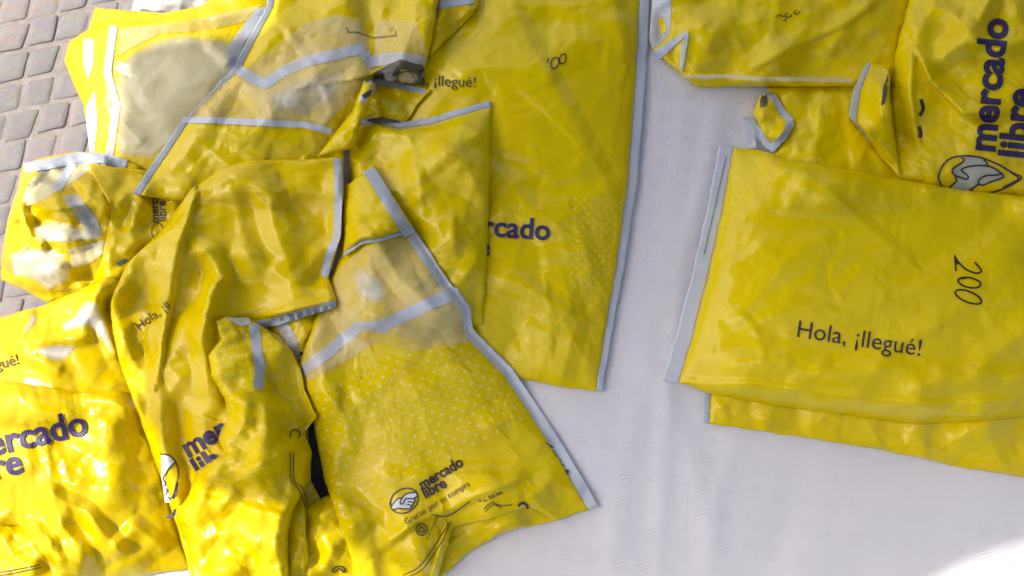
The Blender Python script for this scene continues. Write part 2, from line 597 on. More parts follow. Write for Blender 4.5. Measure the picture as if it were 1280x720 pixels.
def heightat(bag, x, y):
    hit = bag.bvh.ray_cast(Vector((x, y, 5000)), Vector((0, 0, -1)))
    if hit[0] is not None:
        return hit[0].z * PX
    d = (bag.pts[:, 0] - x) ** 2 + (bag.pts[:, 1] - y) ** 2
    return bag.pts[int(d.argmin()), 2] * PX


def drape_tris(bag, pts2, tris, name, mat, lift=.0007, parent=None, thick=0):
    pts2 = np.asarray(pts2, float)
    z = np.array([heightat(bag, x, y) for x, y in pts2]) + lift
    Wv = unproj(pts2[:, 0], pts2[:, 1], z)
    F = []
    for f in tris:
        a, b, c = (pts2[i] for i in f[:3])
        ar = (b[0] - a[0]) * (c[1] - a[1]) - (b[1] - a[1]) * (c[0] - a[0])
        F.append(list(f) if ar < 0 else list(f)[::-1])
    if not F:
        return None
    return link_mesh(name, Wv, F, mat, parent or bag.parent, bag.origin, uvs=pts2 / 100)


def densify(loop, st):
    p = np.asarray(loop, float); out = []
    for k in range(len(p)):
        a, b = p[k], p[(k + 1) % len(p)]
        n = max(1, int(np.hypot(*(b - a)) / st))
        for i in range(n):
            out.append(a + (b - a) * i / n)
    return out


def inside(loop, x, y):
    c = False; n = len(loop); j = n - 1
    for i in range(n):
        xi, yi = loop[i]; xj, yj = loop[j]
        if (yi > y) != (yj > y) and x < (xj - xi) * (y - yi) / (yj - yi) + xi: c = not c
        j = i
    return c


def film(bag, loop, name, mat, lift=.0009, st=3.0, rough_edge=.4, seed=3, soft=0):
    """thin film or tape lying on a bag: polygon in photo px, follows every crease under it"""
    rg = random.Random(seed)
    lp = densify(round_poly(list(loop) + [loop[0]], 5)[:-1], st)
    lp = [(p[0] + rg.uniform(-1, 1) * rough_edge, p[1] + rg.uniform(-1, 1) * rough_edge) for p in lp]
    xs = [p[0] for p in lp]; ys = [p[1] for p in lp]
    pts = list(lp)
    y = min(ys) + st
    while y < max(ys):
        x = min(xs) + st
        while x < max(xs):
            q = (x + rg.uniform(-.3, .3), y + rg.uniform(-.3, .3))
            if inside(lp, *q) and min((q[0] - a) ** 2 + (q[1] - b) ** 2 for a, b in lp) > (st * .5) ** 2:
                pts.append(q)
            x += st
        y += st
    n = len(lp)
    r = delaunay_2d_cdt([Vector(p) for p in pts], [(i, (i + 1) % n) for i in range(n)], [list(range(n))], 1, 1e-4)
    o = drape_tris(bag, [tuple(v) for v in r[0]], r[2], name, mat, lift)
    if o is not None:
        at = o.data.attributes.new('fade', 'FLOAT', 'POINT')
        vv = np.array([tuple(v) for v in r[0]])
        if soft:
            d, _, _ = dist_poly(vv[:, 0], vv[:, 1], list(lp) + [lp[0]])
            q = np.clip(d / soft, 0, 1); q = q * q * (3 - 2 * q)
        else:
            q = np.ones(len(vv))
        at.data.foreach_set('value', q.astype(np.float32))
    return o


def band(line, w):
    p = np.asarray(line, float)
    ws = np.full(len(p), w) if np.isscalar(w) else np.asarray(w, float)
    t = np.gradient(p, axis=0); nn = np.stack([-t[:, 1], t[:, 0]], -1); nn /= np.hypot(*nn.T)[:, None]
    a = p + nn * ws[:, None] / 2; b = p - nn * ws[:, None] / 2
    return [tuple(q) for q in a] + [tuple(q) for q in b[::-1]]


def adopt(f):
    for q in f.seams: q.parent = f.body
    f.parent = f.body
    return f


def strip(bag, line, w, name='seam_tape', mat=None, lift=.0014, **k):
    return film(bag, band(line, w), name, mat or M['grey'], lift, **k)


def edge_strip(bag, line, w, side=1, name='seam', mat=None, lift=.0012):
    p = np.asarray(line, float)
    t = np.gradient(p, axis=0); nn = np.stack([-t[:, 1], t[:, 0]], -1); nn /= np.hypot(*nn.T)[:, None]
    return strip(bag, p + nn * side * (np.asarray(w, float) / 2 + .6)[..., None] * np.ones((len(p), 1)) if np.ndim(w) else p + nn * side * (w / 2 + .6), w, name, mat, lift)


def smooth_line(pts, n=6):
    p = np.asarray(pts, float)
    if len(p) < 3: return p
    e = np.vstack([2 * p[0] - p[1], p, 2 * p[-1] - p[-2]])
    out = []
    for k in range(1, len(e) - 2):
        for i in range(n):
            t = i / n
            out.append(.5 * ((2 * e[k]) + (-e[k - 1] + e[k + 1]) * t + (2 * e[k - 1] - 5 * e[k] + 4 * e[k + 1] - e[k + 2]) * t * t + (-e[k - 1] + 3 * e[k] - 3 * e[k + 1] + e[k + 2]) * t ** 3))
    out.append(p[-1])
    return np.array(out)


def strokes(bag, lines, w, name, mat, lift=.0021, curved=True):
    """several pen strokes joined into one print"""
    P, F = [], []
    for ln in lines:
        p = smooth_line(ln) if curved else np.asarray(densify(list(ln), 3)[:])
        if not curved:
            q = [];
            for k in range(len(ln) - 1):
                a, b = np.array(ln[k]), np.array(ln[k + 1]); n = max(1, int(np.hypot(*(b - a)) / 3))
                q += [a + (b - a) * i / n for i in range(n)]
            q.append(np.array(ln[-1])); p = np.array(q)
        t = np.gradient(p, axis=0); nn = np.stack([-t[:, 1], t[:, 0]], -1); nn /= (np.hypot(*nn.T)[:, None] + 1e-9)
        b0 = len(P)
        for q, m_ in zip(p, nn):
            P += [tuple(q + m_ * w / 2), tuple(q - m_ * w / 2)]
        for i in range(len(p) - 1):
            a = b0 + 2 * i
            F += [(a, a + 1, a + 3), (a, a + 3, a + 2)]
    return drape_tris(bag, P, F, name, mat, lift)


_cache = {}


def glyphs(s, bold):
    key = (s, bold)
    if key in _cache: return _cache[key]
    cu = bpy.data.curves.new('t', 'FONT')
    cu.body = s; cu.size = 1; cu.offset = bold; cu.resolution_u = 4
    cu.fill_mode = 'FRONT'
    o = bpy.data.objects.new('t', cu)
    col.objects.link(o)
    dg = bpy.context.evaluated_depsgraph_get()
    me = bpy.data.meshes.new_from_object(o.evaluated_get(dg))
    bm = bmesh.new(); bm.from_mesh(me)
    bmesh.ops.triangulate(bm, faces=bm.faces[:])
    _cache[key] = bm
    bpy.data.objects.remove(o)
    return bm


def write(bag, s, start, end, name, mat, bold=0.0, lift=.0021, vscale=1.0, shear=0.0, maxlen=2.2):
    """lettering printed on a bag; baseline runs from start to end (photo px)"""
    src = glyphs(s, bold)
    bm = src.copy()
    xs = [v.co.x for v in bm.verts]
    x0, x1 = min(xs), max(xs)
    a = np.array(start, float); b = np.array(end, float)
    d = b - a; L = np.hypot(*d); k = L / (x1 - x0); d /= L
    up = np.array([d[1], -d[0]])
    for v in bm.verts:
        q = a + d * ((v.co.x - x0) * k + shear * v.co.y * k) + up * v.co.y * k * vscale
        v.co = (q[0], q[1], 0)
    for _ in range(4):
        es = [e for e in bm.edges if e.calc_length() > maxlen]
        if not es: break
        bmesh.ops.subdivide_edges(bm, edges=es, cuts=1)
        bmesh.ops.triangulate(bm, faces=[f for f in bm.faces if len(f.verts) > 3])
    bm.verts.ensure_lookup_table()
    P = [(v.co.x, v.co.y) for v in bm.verts]
    F = [tuple(v.index for v in f.verts) for f in bm.faces]
    bm.free()
    return drape_tris(bag, P, F, name, mat, lift)


def ell(cx, cy, rx, ry, ang, n=40, a0=0, a1=2 * math.pi):
    c, s = math.cos(ang), math.sin(ang)
    return [(cx + rx * math.cos(t) * c - ry * math.sin(t) * s, cy + rx * math.cos(t) * s + ry * math.sin(t) * c)
            for t in np.linspace(a0, a1, n)]


def handshake(bag, cx, cy, rx, ry, ang, w, flip=1):
    """oval emblem with two clasped hands"""
    c, s = math.cos(ang), math.sin(ang)
    T = lambda x, y: (cx + x * rx * c - y * flip * ry * s, cy + x * rx * s + y * flip * ry * c)
    hand = [(-.95, -.15), (-.7, -.3), (-.3, -.42), (0, -.3), (.3, -.42), (.7, -.3), (.95, -.12), (.93, .2), (.7, .25), (.6, .5), (.3, .72), (.05, .8), (-.25, .62), (-.6, .3), (-.93, .2)]
    film(bag, [T(*p) for p in hand], 'emblem_hands', M['ringwhite'], lift=.0013, st=max(2.5, rx / 8), rough_edge=0)
    L = [ell(cx, cy, rx, ry, ang, 44)]
    L.append([T(x, y) for x, y in ((-.95, -.15), (-.65, -.3), (-.3, -.42), (0, -.32), (.3, -.42), (.7, -.3), (.95, -.12))])
    L.append([T(x, y) for x, y in ((-.93, .2), (-.6, .3), (-.25, .62), (.05, .8), (.3, .7), (.6, .5), (.7, .25), (.93, .2))])
    L.append([T(x, y) for x, y in ((0, -.32), (-.25, -.1), (-.3, .1), (-.1, .12), (.15, -.08), (.35, .05), (.68, .28))])
    L.append([T(x, y) for x, y in ((.3, .72), (.2, .55), (.05, .4))])
    L.append([T(x, y) for x, y in ((.5, .6), (.4, .42), (.2, .25))])
    return strokes(bag, L, w, 'emblem_outline', M['inkdark'], lift=.0018)


def bag_root(px, py, label, group='yellow parcel bags on the table', name='parcel_bag'):
    z = float(sampleH(H, np.array([float(px)]), np.array([float(py)]))[0])
    loc = unproj(px, py, z)
    o = bpy.data.objects.new(name, None)
    o.empty_display_size = .05
    col.objects.link(o)
    o.location = loc
    setprops(o, label, 'parcel bag', group)
    return o, np.array(loc)


# ------------------------------------------------------------------ paving
def vec2(px, py, z=0.0):
    return unproj(px, py, z)


def stone_mat():
    m = bpy.data.materials.new('porphyry_sett')
    ns, ls, p = nodes_of(m)
    oi = ns.new('ShaderNodeObjectInfo')
    geo = ns.new('ShaderNodeNewGeometry')
    cr = ns.new('ShaderNodeValToRGB')
    e = cr.color_ramp.elements
    e[0].position = 0; e[0].color = (.225, .21, .20, 1)
    e[1].position = 1; e[1].color = (.295, .262, .245, 1)
    e2 = e.new(.35); e2.color = (.255, .245, .238, 1)
    e3 = e.new(.7); e3.color = (.275, .243, .228, 1)
    ls.new(oi.outputs['Random'], cr.inputs[0])
    n = noise_node(ns, ls, geo.outputs['Position'], 40, 5, .65)
    n2 = noise_node(ns, ls, geo.outputs['Position'], 220, 3, .6)
    mx = ns.new('ShaderNodeMixRGB'); mx.blend_type = 'OVERLAY'; mx.inputs[0].default_value = .35
    ls.new(cr.outputs[0], mx.inputs[1]); ls.new(n.outputs['Color'], mx.inputs[2])
    mx2 = ns.new('ShaderNodeMixRGB'); mx2.blend_type = 'OVERLAY'; mx2.inputs[0].default_value = .3
    ls.new(mx.outputs[0], mx2.inputs[1]); ls.new(n2.outputs['Fac'], mx2.inputs[2])
    ls.new(mx2.outputs[0], p.inputs['Base Color'])
    p.inputs['Roughness'].default_value = .75
    b = ns.new('ShaderNodeBump'); b.inputs['Distance'].default_value = .004; b.inputs['Strength'].default_value = .7
    ls.new(n.outputs['Fac'], b.inputs['Height']); ls.new(b.outputs[0], p.inputs['Normal'])
    return m


def ground_mat(far=None):
    m = bpy.data.materials.new('paved_ground' if far else 'sandy_mortar')
    ns, ls, p = nodes_of(m)
    geo = ns.new('ShaderNodeNewGeometry')
    n = noise_node(ns, ls, geo.outputs['Position'], 30, 6, .7)
    n2 = noise_node(ns, ls, geo.outputs['Position'], 400, 3, .6)
    cr = ns.new('ShaderNodeValToRGB')
    cr.color_ramp.elements[0].color = (.28, .25, .22, 1); cr.color_ramp.elements[0].position = .3
    cr.color_ramp.elements[1].color = (.44, .39, .35, 1); cr.color_ramp.elements[1].position = .7
    ls.new(n.outputs['Fac'], cr.inputs[0])
    mx = ns.new('ShaderNodeMixRGB'); mx.blend_type = 'OVERLAY'; mx.inputs[0].default_value = .4
    ls.new(cr.outputs[0], mx.inputs[1]); ls.new(n2.outputs['Fac'], mx.inputs[2])
    if far:
        a0, ei, ej = far
        det = ei[0] * ej[1] - ei[1] * ej[0]
        uvw = []
        for vx, vy in ((ej[1] / det, -ej[0] / det), (-ei[1] / det, ei[0] / det)):
            d = ns.new('ShaderNodeVectorMath'); d.operation = 'DOT_PRODUCT'
            ls.new(geo.outputs['Position'], d.inputs[0]); d.inputs[1].default_value = (vx, vy, 0)
            uvw.append(math_node(ns, ls, 'ADD', d.outputs['Value'], -(a0[0] * vx + a0[1] * vy)))
        row = math_node(ns, ls, 'FLOOR', uvw[1])
        uu_ = math_node(ns, ls, 'ADD', uvw[0], math_node(ns, ls, 'MULTIPLY', math_node(ns, ls, 'FLOORED_MODULO', row, 2), .45))
        cu = math_node(ns, ls, 'SUBTRACT', .5, math_node(ns, ls, 'ABSOLUTE', math_node(ns, ls, 'SUBTRACT', math_node(ns, ls, 'FRACT', uu_), .5)))
        cv = math_node(ns, ls, 'SUBTRACT', .5, math_node(ns, ls, 'ABSOLUTE', math_node(ns, ls, 'SUBTRACT', math_node(ns, ls, 'FRACT', uvw[1]), .5)))
        edge = math_node(ns, ls, 'ADD', math_node(ns, ls, 'MINIMUM', cu, cv), math_node(ns, ls, 'MULTIPLY', math_node(ns, ls, 'SUBTRACT', n.outputs['Fac'], .5), .06))
        st = math_node(ns, ls, 'GREATER_THAN', edge, .06)
        cb = ns.new('ShaderNodeCombineXYZ'); ls.new(math_node(ns, ls, 'FLOOR', uu_), cb.inputs[0]); ls.new(row, cb.inputs[1])
        wn_ = ns.new('ShaderNodeTexWhiteNoise'); ls.new(cb.outputs[0], wn_.inputs['Vector'])
        c2 = ns.new('ShaderNodeValToRGB'); c2.color_ramp.elements[0].color = (.21, .19, .19, 1); c2.color_ramp.elements[1].color = (.30, .25, .24, 1)
        ls.new(wn_.outputs['Value'], c2.inputs[0])
        m3 = ns.new('ShaderNodeMixRGB'); ls.new(st, m3.inputs[0]); ls.new(mx.outputs[0], m3.inputs[1]); ls.new(c2.outputs[0], m3.inputs[2])
        mx = m3
    ls.new(mx.outputs[0], p.inputs['Base Color'])
    p.inputs['Roughness'].default_value = .9
    b = ns.new('ShaderNodeBump'); b.inputs['Distance'].default_value = .004; b.inputs['Strength'].default_value = .8
    ls.new(n2.outputs['Fac'], b.inputs['Height']); ls.new(b.outputs[0], p.inputs['Normal'])
    return m


A0 = unproj(-20, 20, 0)
EI = unproj(-20 + 38.5, 20 - 8, 0) - A0
EJ = unproj(-20 - 10, 20 + 37.5, 0) - A0
g = 60.0
ground = link_mesh('ground', [(-g, -g, -.004), (g, -g, -.004), (g, g, -.004), (-g, g, -.004)], [(0, 1, 2, 3)], ground_mat((A0, EI, EJ)), smooth=False)
setprops(ground, kind='structure')
pave = bpy.data.objects.new('pavement', None); col.objects.link(pave)
setprops(pave, kind='structure')
bed = [unproj(x, y, 0) for x, y in ((-90, -90), (268, -90), (165, 780), (-90, 780))]
link_mesh('mortar_bed', bed, [(3, 2, 1, 0)], ground_mat(), pave, smooth=False)
SM = stone_mat()


def sett_mesh(rs):
    """one hand-cut stone: worn top, chamfered rim, sides down into the joint"""
    hu, hv = .435 + rs.uniform(-.025, .02), .435 + rs.uniform(-.025, .02)
    ring = []
    base = []
    for sx, sy in ((-1, -1), (1, -1), (1, 1), (-1, 1)):
        jx, jy = rs.uniform(-.05, .05), rs.uniform(-.05, .05)
        base.append((sx * hu + jx, sy * hv + jy))
    out = []
    for k in range(4):
        a, b = np.array(base[k]), np.array(base[(k + 1) % 4]); pa = np.array(base[k - 1])
        out.append(a + (pa - a) * .07)
        out.append(a + (b - a) * .07)
        out.append((a + b) / 2 + np.array([rs.uniform(-.025, .025), rs.uniform(-.025, .025)]))
    P, F = [], []
    n = len(out)
    def put(scale, z, jz=0):
        s = len(P)
        for q in out:
            w = EI * q[0] * scale + EJ * q[1] * scale
            P.append((w[0], w[1], z + rs.uniform(-jz, jz)))
        return s
    s0 = put(1.04, -.004); s1 = put(1.03, .0005, .0005); s2 = put(.96, .0026, .0005); s3 = put(.6, .0036, .0008)
    for a, b in ((s0, s1), (s1, s2), (s2, s3)):
        for i in range(n):
            F.append((a + i, a + (i + 1) % n, b + (i + 1) % n, b + i))
    P.append((0, 0, .0038 + rs.uniform(-.001, .001)))
    for i in range(n):
        F.append((s3 + i, s3 + (i + 1) % n, len(P) - 1))
    cr_ = EI[0] * EJ[1] - EI[1] * EJ[0]
    if cr_ < 0:
        F = [f[::-1] for f in F]
    me = bpy.data.meshes.new('sett')
    me.from_pydata(P, [], F)
    me.materials.append(SM)
    for pl in me.polygons: pl.use_smooth = True
    return me


rs = random.Random(5)
sm_list = [sett_mesh(rs) for _ in range(14)]
cnt = 0
for j in range(-6, 24):
    for i in range(-8, 16):
        off = (.0, .12, .38, .5, .2, .05)[j % 6]
        p = A0 + EI * (i + off + rs.uniform(-.03, .03)) + EJ * (j + rs.uniform(-.025, .025))
        # keep the stones near the strip of pavement in view
        q = (p - CAM)
        f = np.array([0, math.sin(TILT), -math.cos(TILT)]); uu = np.array([0, math.cos(TILT), math.sin(TILT)])
        dz = q @ f; sx = 640 + FPX * q[0] / dz; sy = 360 - FPX * (q @ uu) / dz
        if sx < -70 or sx > 245 - sy * .12 or sy < -70 or sy > 760 or cnt >= 299: continue
        o = bpy.data.objects.new('sett', sm_list[rs.randrange(14)])
        col.objects.link(o); o.parent = pave
        o.location = (p[0], p[1], rs.uniform(-.002, .002))
        o.rotation_euler = (rs.uniform(-.02, .02), rs.uniform(-.02, .02), rs.uniform(-.03, .03) + (math.pi if rs.random() < .5 else 0))
        cnt += 1

# ------------------------------------------------------------------ table and cloth
def cloth_mat():
    m = bpy.data.materials.new('white_damask')
    ns, ls, p = nodes_of(m)
    uv = ns.new('ShaderNodeUVMap')
    sep = ns.new('ShaderNodeSeparateXYZ'); ls.new(uv.outputs[0], sep.inputs[0])
    X, Y = sep.outputs[0], sep.outputs[1]
    wob = noise_node(ns, ls, uv.outputs[0], 1.2, 2)
    # woven squares every 31 px, each filled with slanting ribs
    sx = math_node(ns, ls, 'FRACT', math_node(ns, ls, 'DIVIDE', X, .33))
    sy = math_node(ns, ls, 'FRACT', math_node(ns, ls, 'DIVIDE', Y, .30))
    inx = math_node(ns, ls, 'LESS_THAN', math_node(ns, ls, 'ABSOLUTE', math_node(ns, ls, 'SUBTRACT', sx, .5)), .27)
    iny = math_node(ns, ls, 'LESS_THAN', math_node(ns, ls, 'ABSOLUTE', math_node(ns, ls, 'SUBTRACT', sy, .5)), .27)
    sq = math_node(ns, ls, 'MULTIPLY', inx, iny)
    big = noise_node(ns, ls, uv.outputs[0], .35, 2)
    msk = ns.new('ShaderNodeMapRange'); msk.inputs[1].default_value = .38; msk.inputs[2].default_value = .6; msk.inputs[3].default_value = .25
    ls.new(big.outputs['Fac'], msk.inputs[0])
    rib = math_node(ns, ls, 'SINE', math_node(ns, ls, 'ADD', math_node(ns, ls, 'MULTIPLY', X, 155.), math_node(ns, ls, 'MULTIPLY', Y, 70.)))
    ribs = math_node(ns, ls, 'MULTIPLY', math_node(ns, ls, 'MULTIPLY', rib, sq), msk.outputs[0])
    wx = math_node(ns, ls, 'SINE', math_node(ns, ls, 'MULTIPLY', X, 420.))
    wy = math_node(ns, ls, 'SINE', math_node(ns, ls, 'MULTIPLY', Y, 390.))
    n3 = noise_node(ns, ls, uv.outputs[0], 60, 3)
    h = math_node(ns, ls, 'ADD', math_node(ns, ls, 'MULTIPLY', ribs, .42), math_node(ns, ls, 'MULTIPLY', math_node(ns, ls, 'ADD', wx, wy), .14))
    h = math_node(ns, ls, 'ADD', h, math_node(ns, ls, 'MULTIPLY', n3.outputs['Fac'], .5))
    b = ns.new('ShaderNodeBump'); b.inputs['Distance'].default_value = .0012; b.inputs['Strength'].default_value = .8
    ls.new(h, b.inputs['Height']); ls.new(b.outputs[0], p.inputs['Normal'])
    mix = ns.new('ShaderNodeMixRGB')
    mix.inputs[1].default_value = (.74, .73, .745, 1); mix.inputs[2].default_value = (.80, .79, .80, 1)
    f = math_node(ns, ls, 'ADD', math_node(ns, ls, 'MULTIPLY', math_node(ns, ls, 'MULTIPLY', sq, msk.outputs[0]), -.15), math_node(ns, ls, 'ADD', math_node(ns, ls, 'MULTIPLY', ribs, .2), n3.outputs['Fac']), clamp=True)
    ls.new(f, mix.inputs[0])
    ls.new(mix.outputs[0], p.inputs['Base Color'])
    p.inputs['Roughness'].default_value = .62
    p.inputs['Sheen Weight'].default_value = .15
    return m


w0 = unproj(TE0[0], TE0[1], TABLE_Z); w1 = unproj(TE1[0], TE1[1], TABLE_Z)
ta = (w1 - w0); tl = np.linalg.norm(ta); ta /= tl               # along the left edge, towards the bottom
tb = np.array([-ta[1], ta[0], 0]);
if tb[0] < 0: tb = -tb
tc = w0 - ta * .25
TL, TW = tl + .5, 1.75


def tpt(a, b, z):
    return tc + ta * a + tb * b + np.array([0, 0, z - TABLE_Z])


def boxpts(c, ax, ay, az):
    P = [c + sx * ax + sy * ay + sz * az for sz in (-1, 1) for sy in (-1, 1) for sx in (-1, 1)]
    F = [(0, 2, 3, 1), (4, 5, 7, 6), (0, 1, 5, 4), (2, 6, 7, 3), (0, 4, 6, 2), (1, 3, 7, 5)]
    return P, F


wood = bpy.data.materials.new('table_board'); ns, ls, p = nodes_of(wood)
p.inputs['Base Color'].default_value = (.35, .25, .15, 1); p.inputs['Roughness'].default_value = .6
steel = bpy.data.materials.new('table_steel'); ns, ls, p = nodes_of(steel)
p.inputs['Base Color'].default_value = (.3, .3, .32, 1); p.inputs['Metallic'].default_value = .8; p.inputs['Roughness'].default_value = .4
table = bpy.data.objects.new('market_table', None); col.objects.link(table)
to = tpt(TL / 2, TW / 2, 0.0); table.location = to
setprops(table, 'long market table under the white patterned cloth, hidden by cloth and parcels', 'table')
zz = np.array([0, 0, 1.])
P_, F_ = boxpts(tpt(TL / 2, TW / 2, TABLE_Z - .02), ta * (TL / 2 - .015), tb * (TW / 2 - .015), zz * .015)
link_mesh('tabletop', P_, F_, wood, table, to, smooth=False)
for a in (.12, TL - .12):
    for b in (.12, TW - .12):
        bm = bmesh.new()
        bmesh.ops.create_cone(bm, cap_ends=True, segments=12, radius1=.014, radius2=.02, depth=.70)
        me = bpy.data.meshes.new('leg'); bm.to_mesh(me); bm.free(); me.materials.append(steel)
        o = bpy.data.objects.new('leg', me); col.objects.link(o); o.parent = table
        o.location = tpt(a, b, .361) - to


def cloth():
    hang = .34
    na = 170; 
    bs = np.concatenate([np.linspace(-hang, 0, 24)[:-1], np.linspace(0, TW, 220), np.linspace(TW, TW + hang, 20)[1:]])
    a_s = np.linspace(-.0, TL, na)
    A, B = np.meshgrid(a_s, bs, indexing='ij')
    out = np.zeros(A.shape + (3,))
    bb = np.clip(B, 0, TW)
    base = tc + ta * A[..., None] + tb * bb[..., None]
    drop = np.where(B < 0, -B, np.where(B > TW, B - TW, 0))
    # photo pixel coordinates of the flat cloth, for the long soft creases
    q = base - CAM
    f = np.array([0, math.sin(TILT), -math.cos(TILT)]); uu = np.array([0, math.cos(TILT), math.sin(TILT)])
    dz = q @ f; sx = 640 + FPX * q[..., 0] / dz; sy = 360 - FPX * (q @ uu) / dz
    h = np.zeros(A.shape)
    for ln, am, w in (([(905, 90), (885, 200), (850, 330), (835, 480), (820, 720)], 3.2, 11), ([(930, 100), (905, 260), (868, 420)], -2.2, 14),
                      ([(985, 80), (960, 180)], 2.0, 12), ([(862, 100), (850, 240), (815, 420), (780, 600), (770, 740)], 2.0, 18),
                      ([(800, 430), (860, 560), (905, 720)], 2.4, 16), ([(930, 520), (890, 640), (875, 730)], 2.0, 13), ([(1010, 560), (960, 730)], -1.6, 18),
                      ([(1280, 600), (1100, 640), (960, 730)], 2.5, 30), ([(560, 700), (700, 690), (800, 660)], 1.5, 16), ([(700, 480), (760, 560), (770, 700)], 1.8, 18)):
        d, s, par = dist_poly(sx, sy, ln)
        h += am * .001 * np.exp(-(d / w) ** 2) * np.clip(np.minimum(par, 1 - par) * 5 + .2, 0, 1)
    rr = np.array([noise.noise(Vector((x * 7, y * 7, 3))) for x, y in base[..., :2].reshape(-1, 2)]).reshape(A.shape)
    h += rr * .0022
    h = np.clip(h, -.004, .0052)
    wave = .012 * np.sin(A * 19) * np.clip(drop / .1, 0, 1)
    sgn = np.where(B < 0, -1, 1)
    out = base + tb * ((sgn * (wave + np.minimum(drop, .004)) * (drop > 0))[..., None])
    out[..., 2] = TABLE_Z - drop + np.where(drop > 0, 0, h) + .0005
    na_, nb = A.shape
    idx = np.arange(na_ * nb).reshape(na_, nb)
    F = np.stack([idx[:-1, :-1].ravel(), idx[1:, :-1].ravel(), idx[1:, 1:].ravel(), idx[:-1, 1:].ravel()], -1)
    V = out.reshape(-1, 3)
    n = np.cross(V[F[0, 1]] - V[F[0, 0]], V[F[0, 3]] - V[F[0, 0]])
    mid = F[len(F) // 2]
    n = np.cross(V[mid[1]] - V[mid[0]], V[mid[3]] - V[mid[0]])
    if n[2] < 0: F = F[:, ::-1]
    uv = np.stack([sx, sy], -1).reshape(-1, 2) / 100
    uv = np.stack([(A * 1.0 / PX) / 100, (B / PX) / 100], -1).reshape(-1, 2)
    o = link_mesh('tablecloth', V, F, cloth_mat(), uvs=uv)
    md = o.modifiers.new('thickness', 'SOLIDIFY'); md.thickness = .0008; md.offset = -1
    setprops(o, 'white damask tablecloth with woven squares spread under all the yellow parcels', 'tablecloth')


cloth()

# ------------------------------------------------------------------ unseen awning, outline cut to the shade edge on the parcels
def awning():
    sh = [(350, -120), (338, -20), (325, 22), (240, 36), (165, 50), (140, 80), (132, 140), (112, 188), (60, 212), (34, 236), (48, 262), (100, 285),
          (140, 320), (152, 365), (150, 400), (170, 470), (190, 540), (225, 592), (290, 612), (345, 636), (400, 640), (450, 690), (560, 745), (760, 775), (960, 775), (1090, 748), (1155, 719), (1215, 690), (1290, 668),
          (1420, 640), (1800, 560), (2350, 500), (2350, -420), (350, -420)]
    zt = 2.62
    pts = smooth_line(sh + [sh[0]], 4)[:-1]
    hz = TABLE_Z + .06
    ring = []
    for x, y in pts:
        w = unproj(x, y, hz)
        k = (zt - hz) / S_DIR[2]
        ring.append(w + S_DIR * k)
    ring = np.array(ring)
    n = len(ring)
    r = delaunay_2d_cdt([Vector(p[:2]) for p in ring], [(i, (i + 1) % n) for i in range(n)], [list(range(n))], 1, 1e-6)
    vs = [(v[0], v[1], zt) for v in r[0]]
    m = bpy.data.materials.new('shade_awning_cover')
    nn, ll, p = nodes_of(m)
    p.inputs['Base Color'].default_value = (.16, .16, .17, 1)
    p.inputs['Roughness'].default_value = .8
    tr = nn.new('ShaderNodeBsdfTranslucent'); tr.inputs[0].default_value = (.80, .82, .86, 1)
    mx = nn.new('ShaderNodeMixShader'); mx.inputs[0].default_value = .04
    ll.new(p.outputs[0], mx.inputs[1]); ll.new(tr.outputs[0], mx.inputs[2]); ll.new(mx.outputs[0], nn['Material Output'].inputs[0])
    root = bpy.data.objects.new('shade_awning', None); col.objects.link(root)
    setprops(root, 'unseen dark awning above the table, outline and curtains added to shape shade on the parcels', 'awning')
    cx = ring.mean(0)
    c0 = np.array([cx[0], cx[1], 0]); root.location = c0
    link_mesh('unseen_shade_canopy', vs, r[2], m, root, c0, smooth=False)
    o = root.children[0]
    md = o.modifiers.new('thickness', 'SOLIDIFY'); md.thickness = .002
    x1, y1, y0 = max(p[0] for p in vs), max(p[1] for p in vs), min(p[1] for p in vs)
    for (x, y) in ((x1 - .05, y1 - .05), (x1 - .05, y0 + .4)):
        bm = bmesh.new()
        bmesh.ops.create_cone(bm, cap_ends=True, segments=12, radius1=.02, radius2=.02, depth=zt - .01)
        me = bpy.data.meshes.new('pole'); bm.to_mesh(me); bm.free(); me.materials.append(steel)
        q = bpy.data.objects.new('pole', me); col.objects.link(q); q.parent = root
        q.location = (x - c0[0], y - c0[1], zt / 2)
    # unseen curtains added right and front to block sky light from those sides
    for side in (0, 1):
      P, F = [], []
      for i in range(61):
        for k in range(9):
            wv = .025 * math.sin(i * 1.1) * (k / 8); zc = zt - .004 - (zt - .25) * k / 8
            if side == 0:
                P.append((x1 + wv, y0 + (y1 - y0) * i / 60, zc))
            else:
                P.append((-1.2 + (x1 + 1.2) * i / 60, -1.9 + wv, zc))
      for i in range(60):
        for k in range(8):
            a = i * 9 + k
            F.append((a, a + 1, a + 10, a + 9))
      q = link_mesh('light_block_curtain', P, F, m, root, c0)
      md = q.modifiers.new('thickness', 'SOLIDIFY'); md.thickness = .002


awning()

EXEC_BAGS = True
# ================================================================== BAGS (bottom of the pile first)
# ---- tall bag in the centre
r, og = bag_root(680, 240, 'tall flat yellow bag in the middle with a dotted square beside its right seam')
b = patch('bag_body', [(505, -60), (660, -60), (814, -60)], [(814, -60), (813, 0), (808, 100), (797, 230), (785, 310), (768, 400), (753, 489)],
          [(560, 462), (600, 470), (655, 474), (700, 484), (753, 489)], [(505, -60), (490, 150), (530, 300), (560, 462)],
          M['yellow_tall'], r, og, thick=.035, seams={'right': 13}, eps=.012, seed=21, eu=1.2, ev=.6,
          ridges=[([(625, -30), (660, 50), (705, 130), (755, 225), (775, 270)], 6.5, 70, 'right'),
                  ([(620, 345), (680, 370), (720, 400)], 7, 16), ([(700, 480), (720, 410), (705, 350)], 6, 16), ([(640, 350), (700, 395), (745, 470)], 5, 18)])
write(b, 'Hola, ¡llegué!', (497, 105), (594, 109), 'greeting_print', M['thin'])
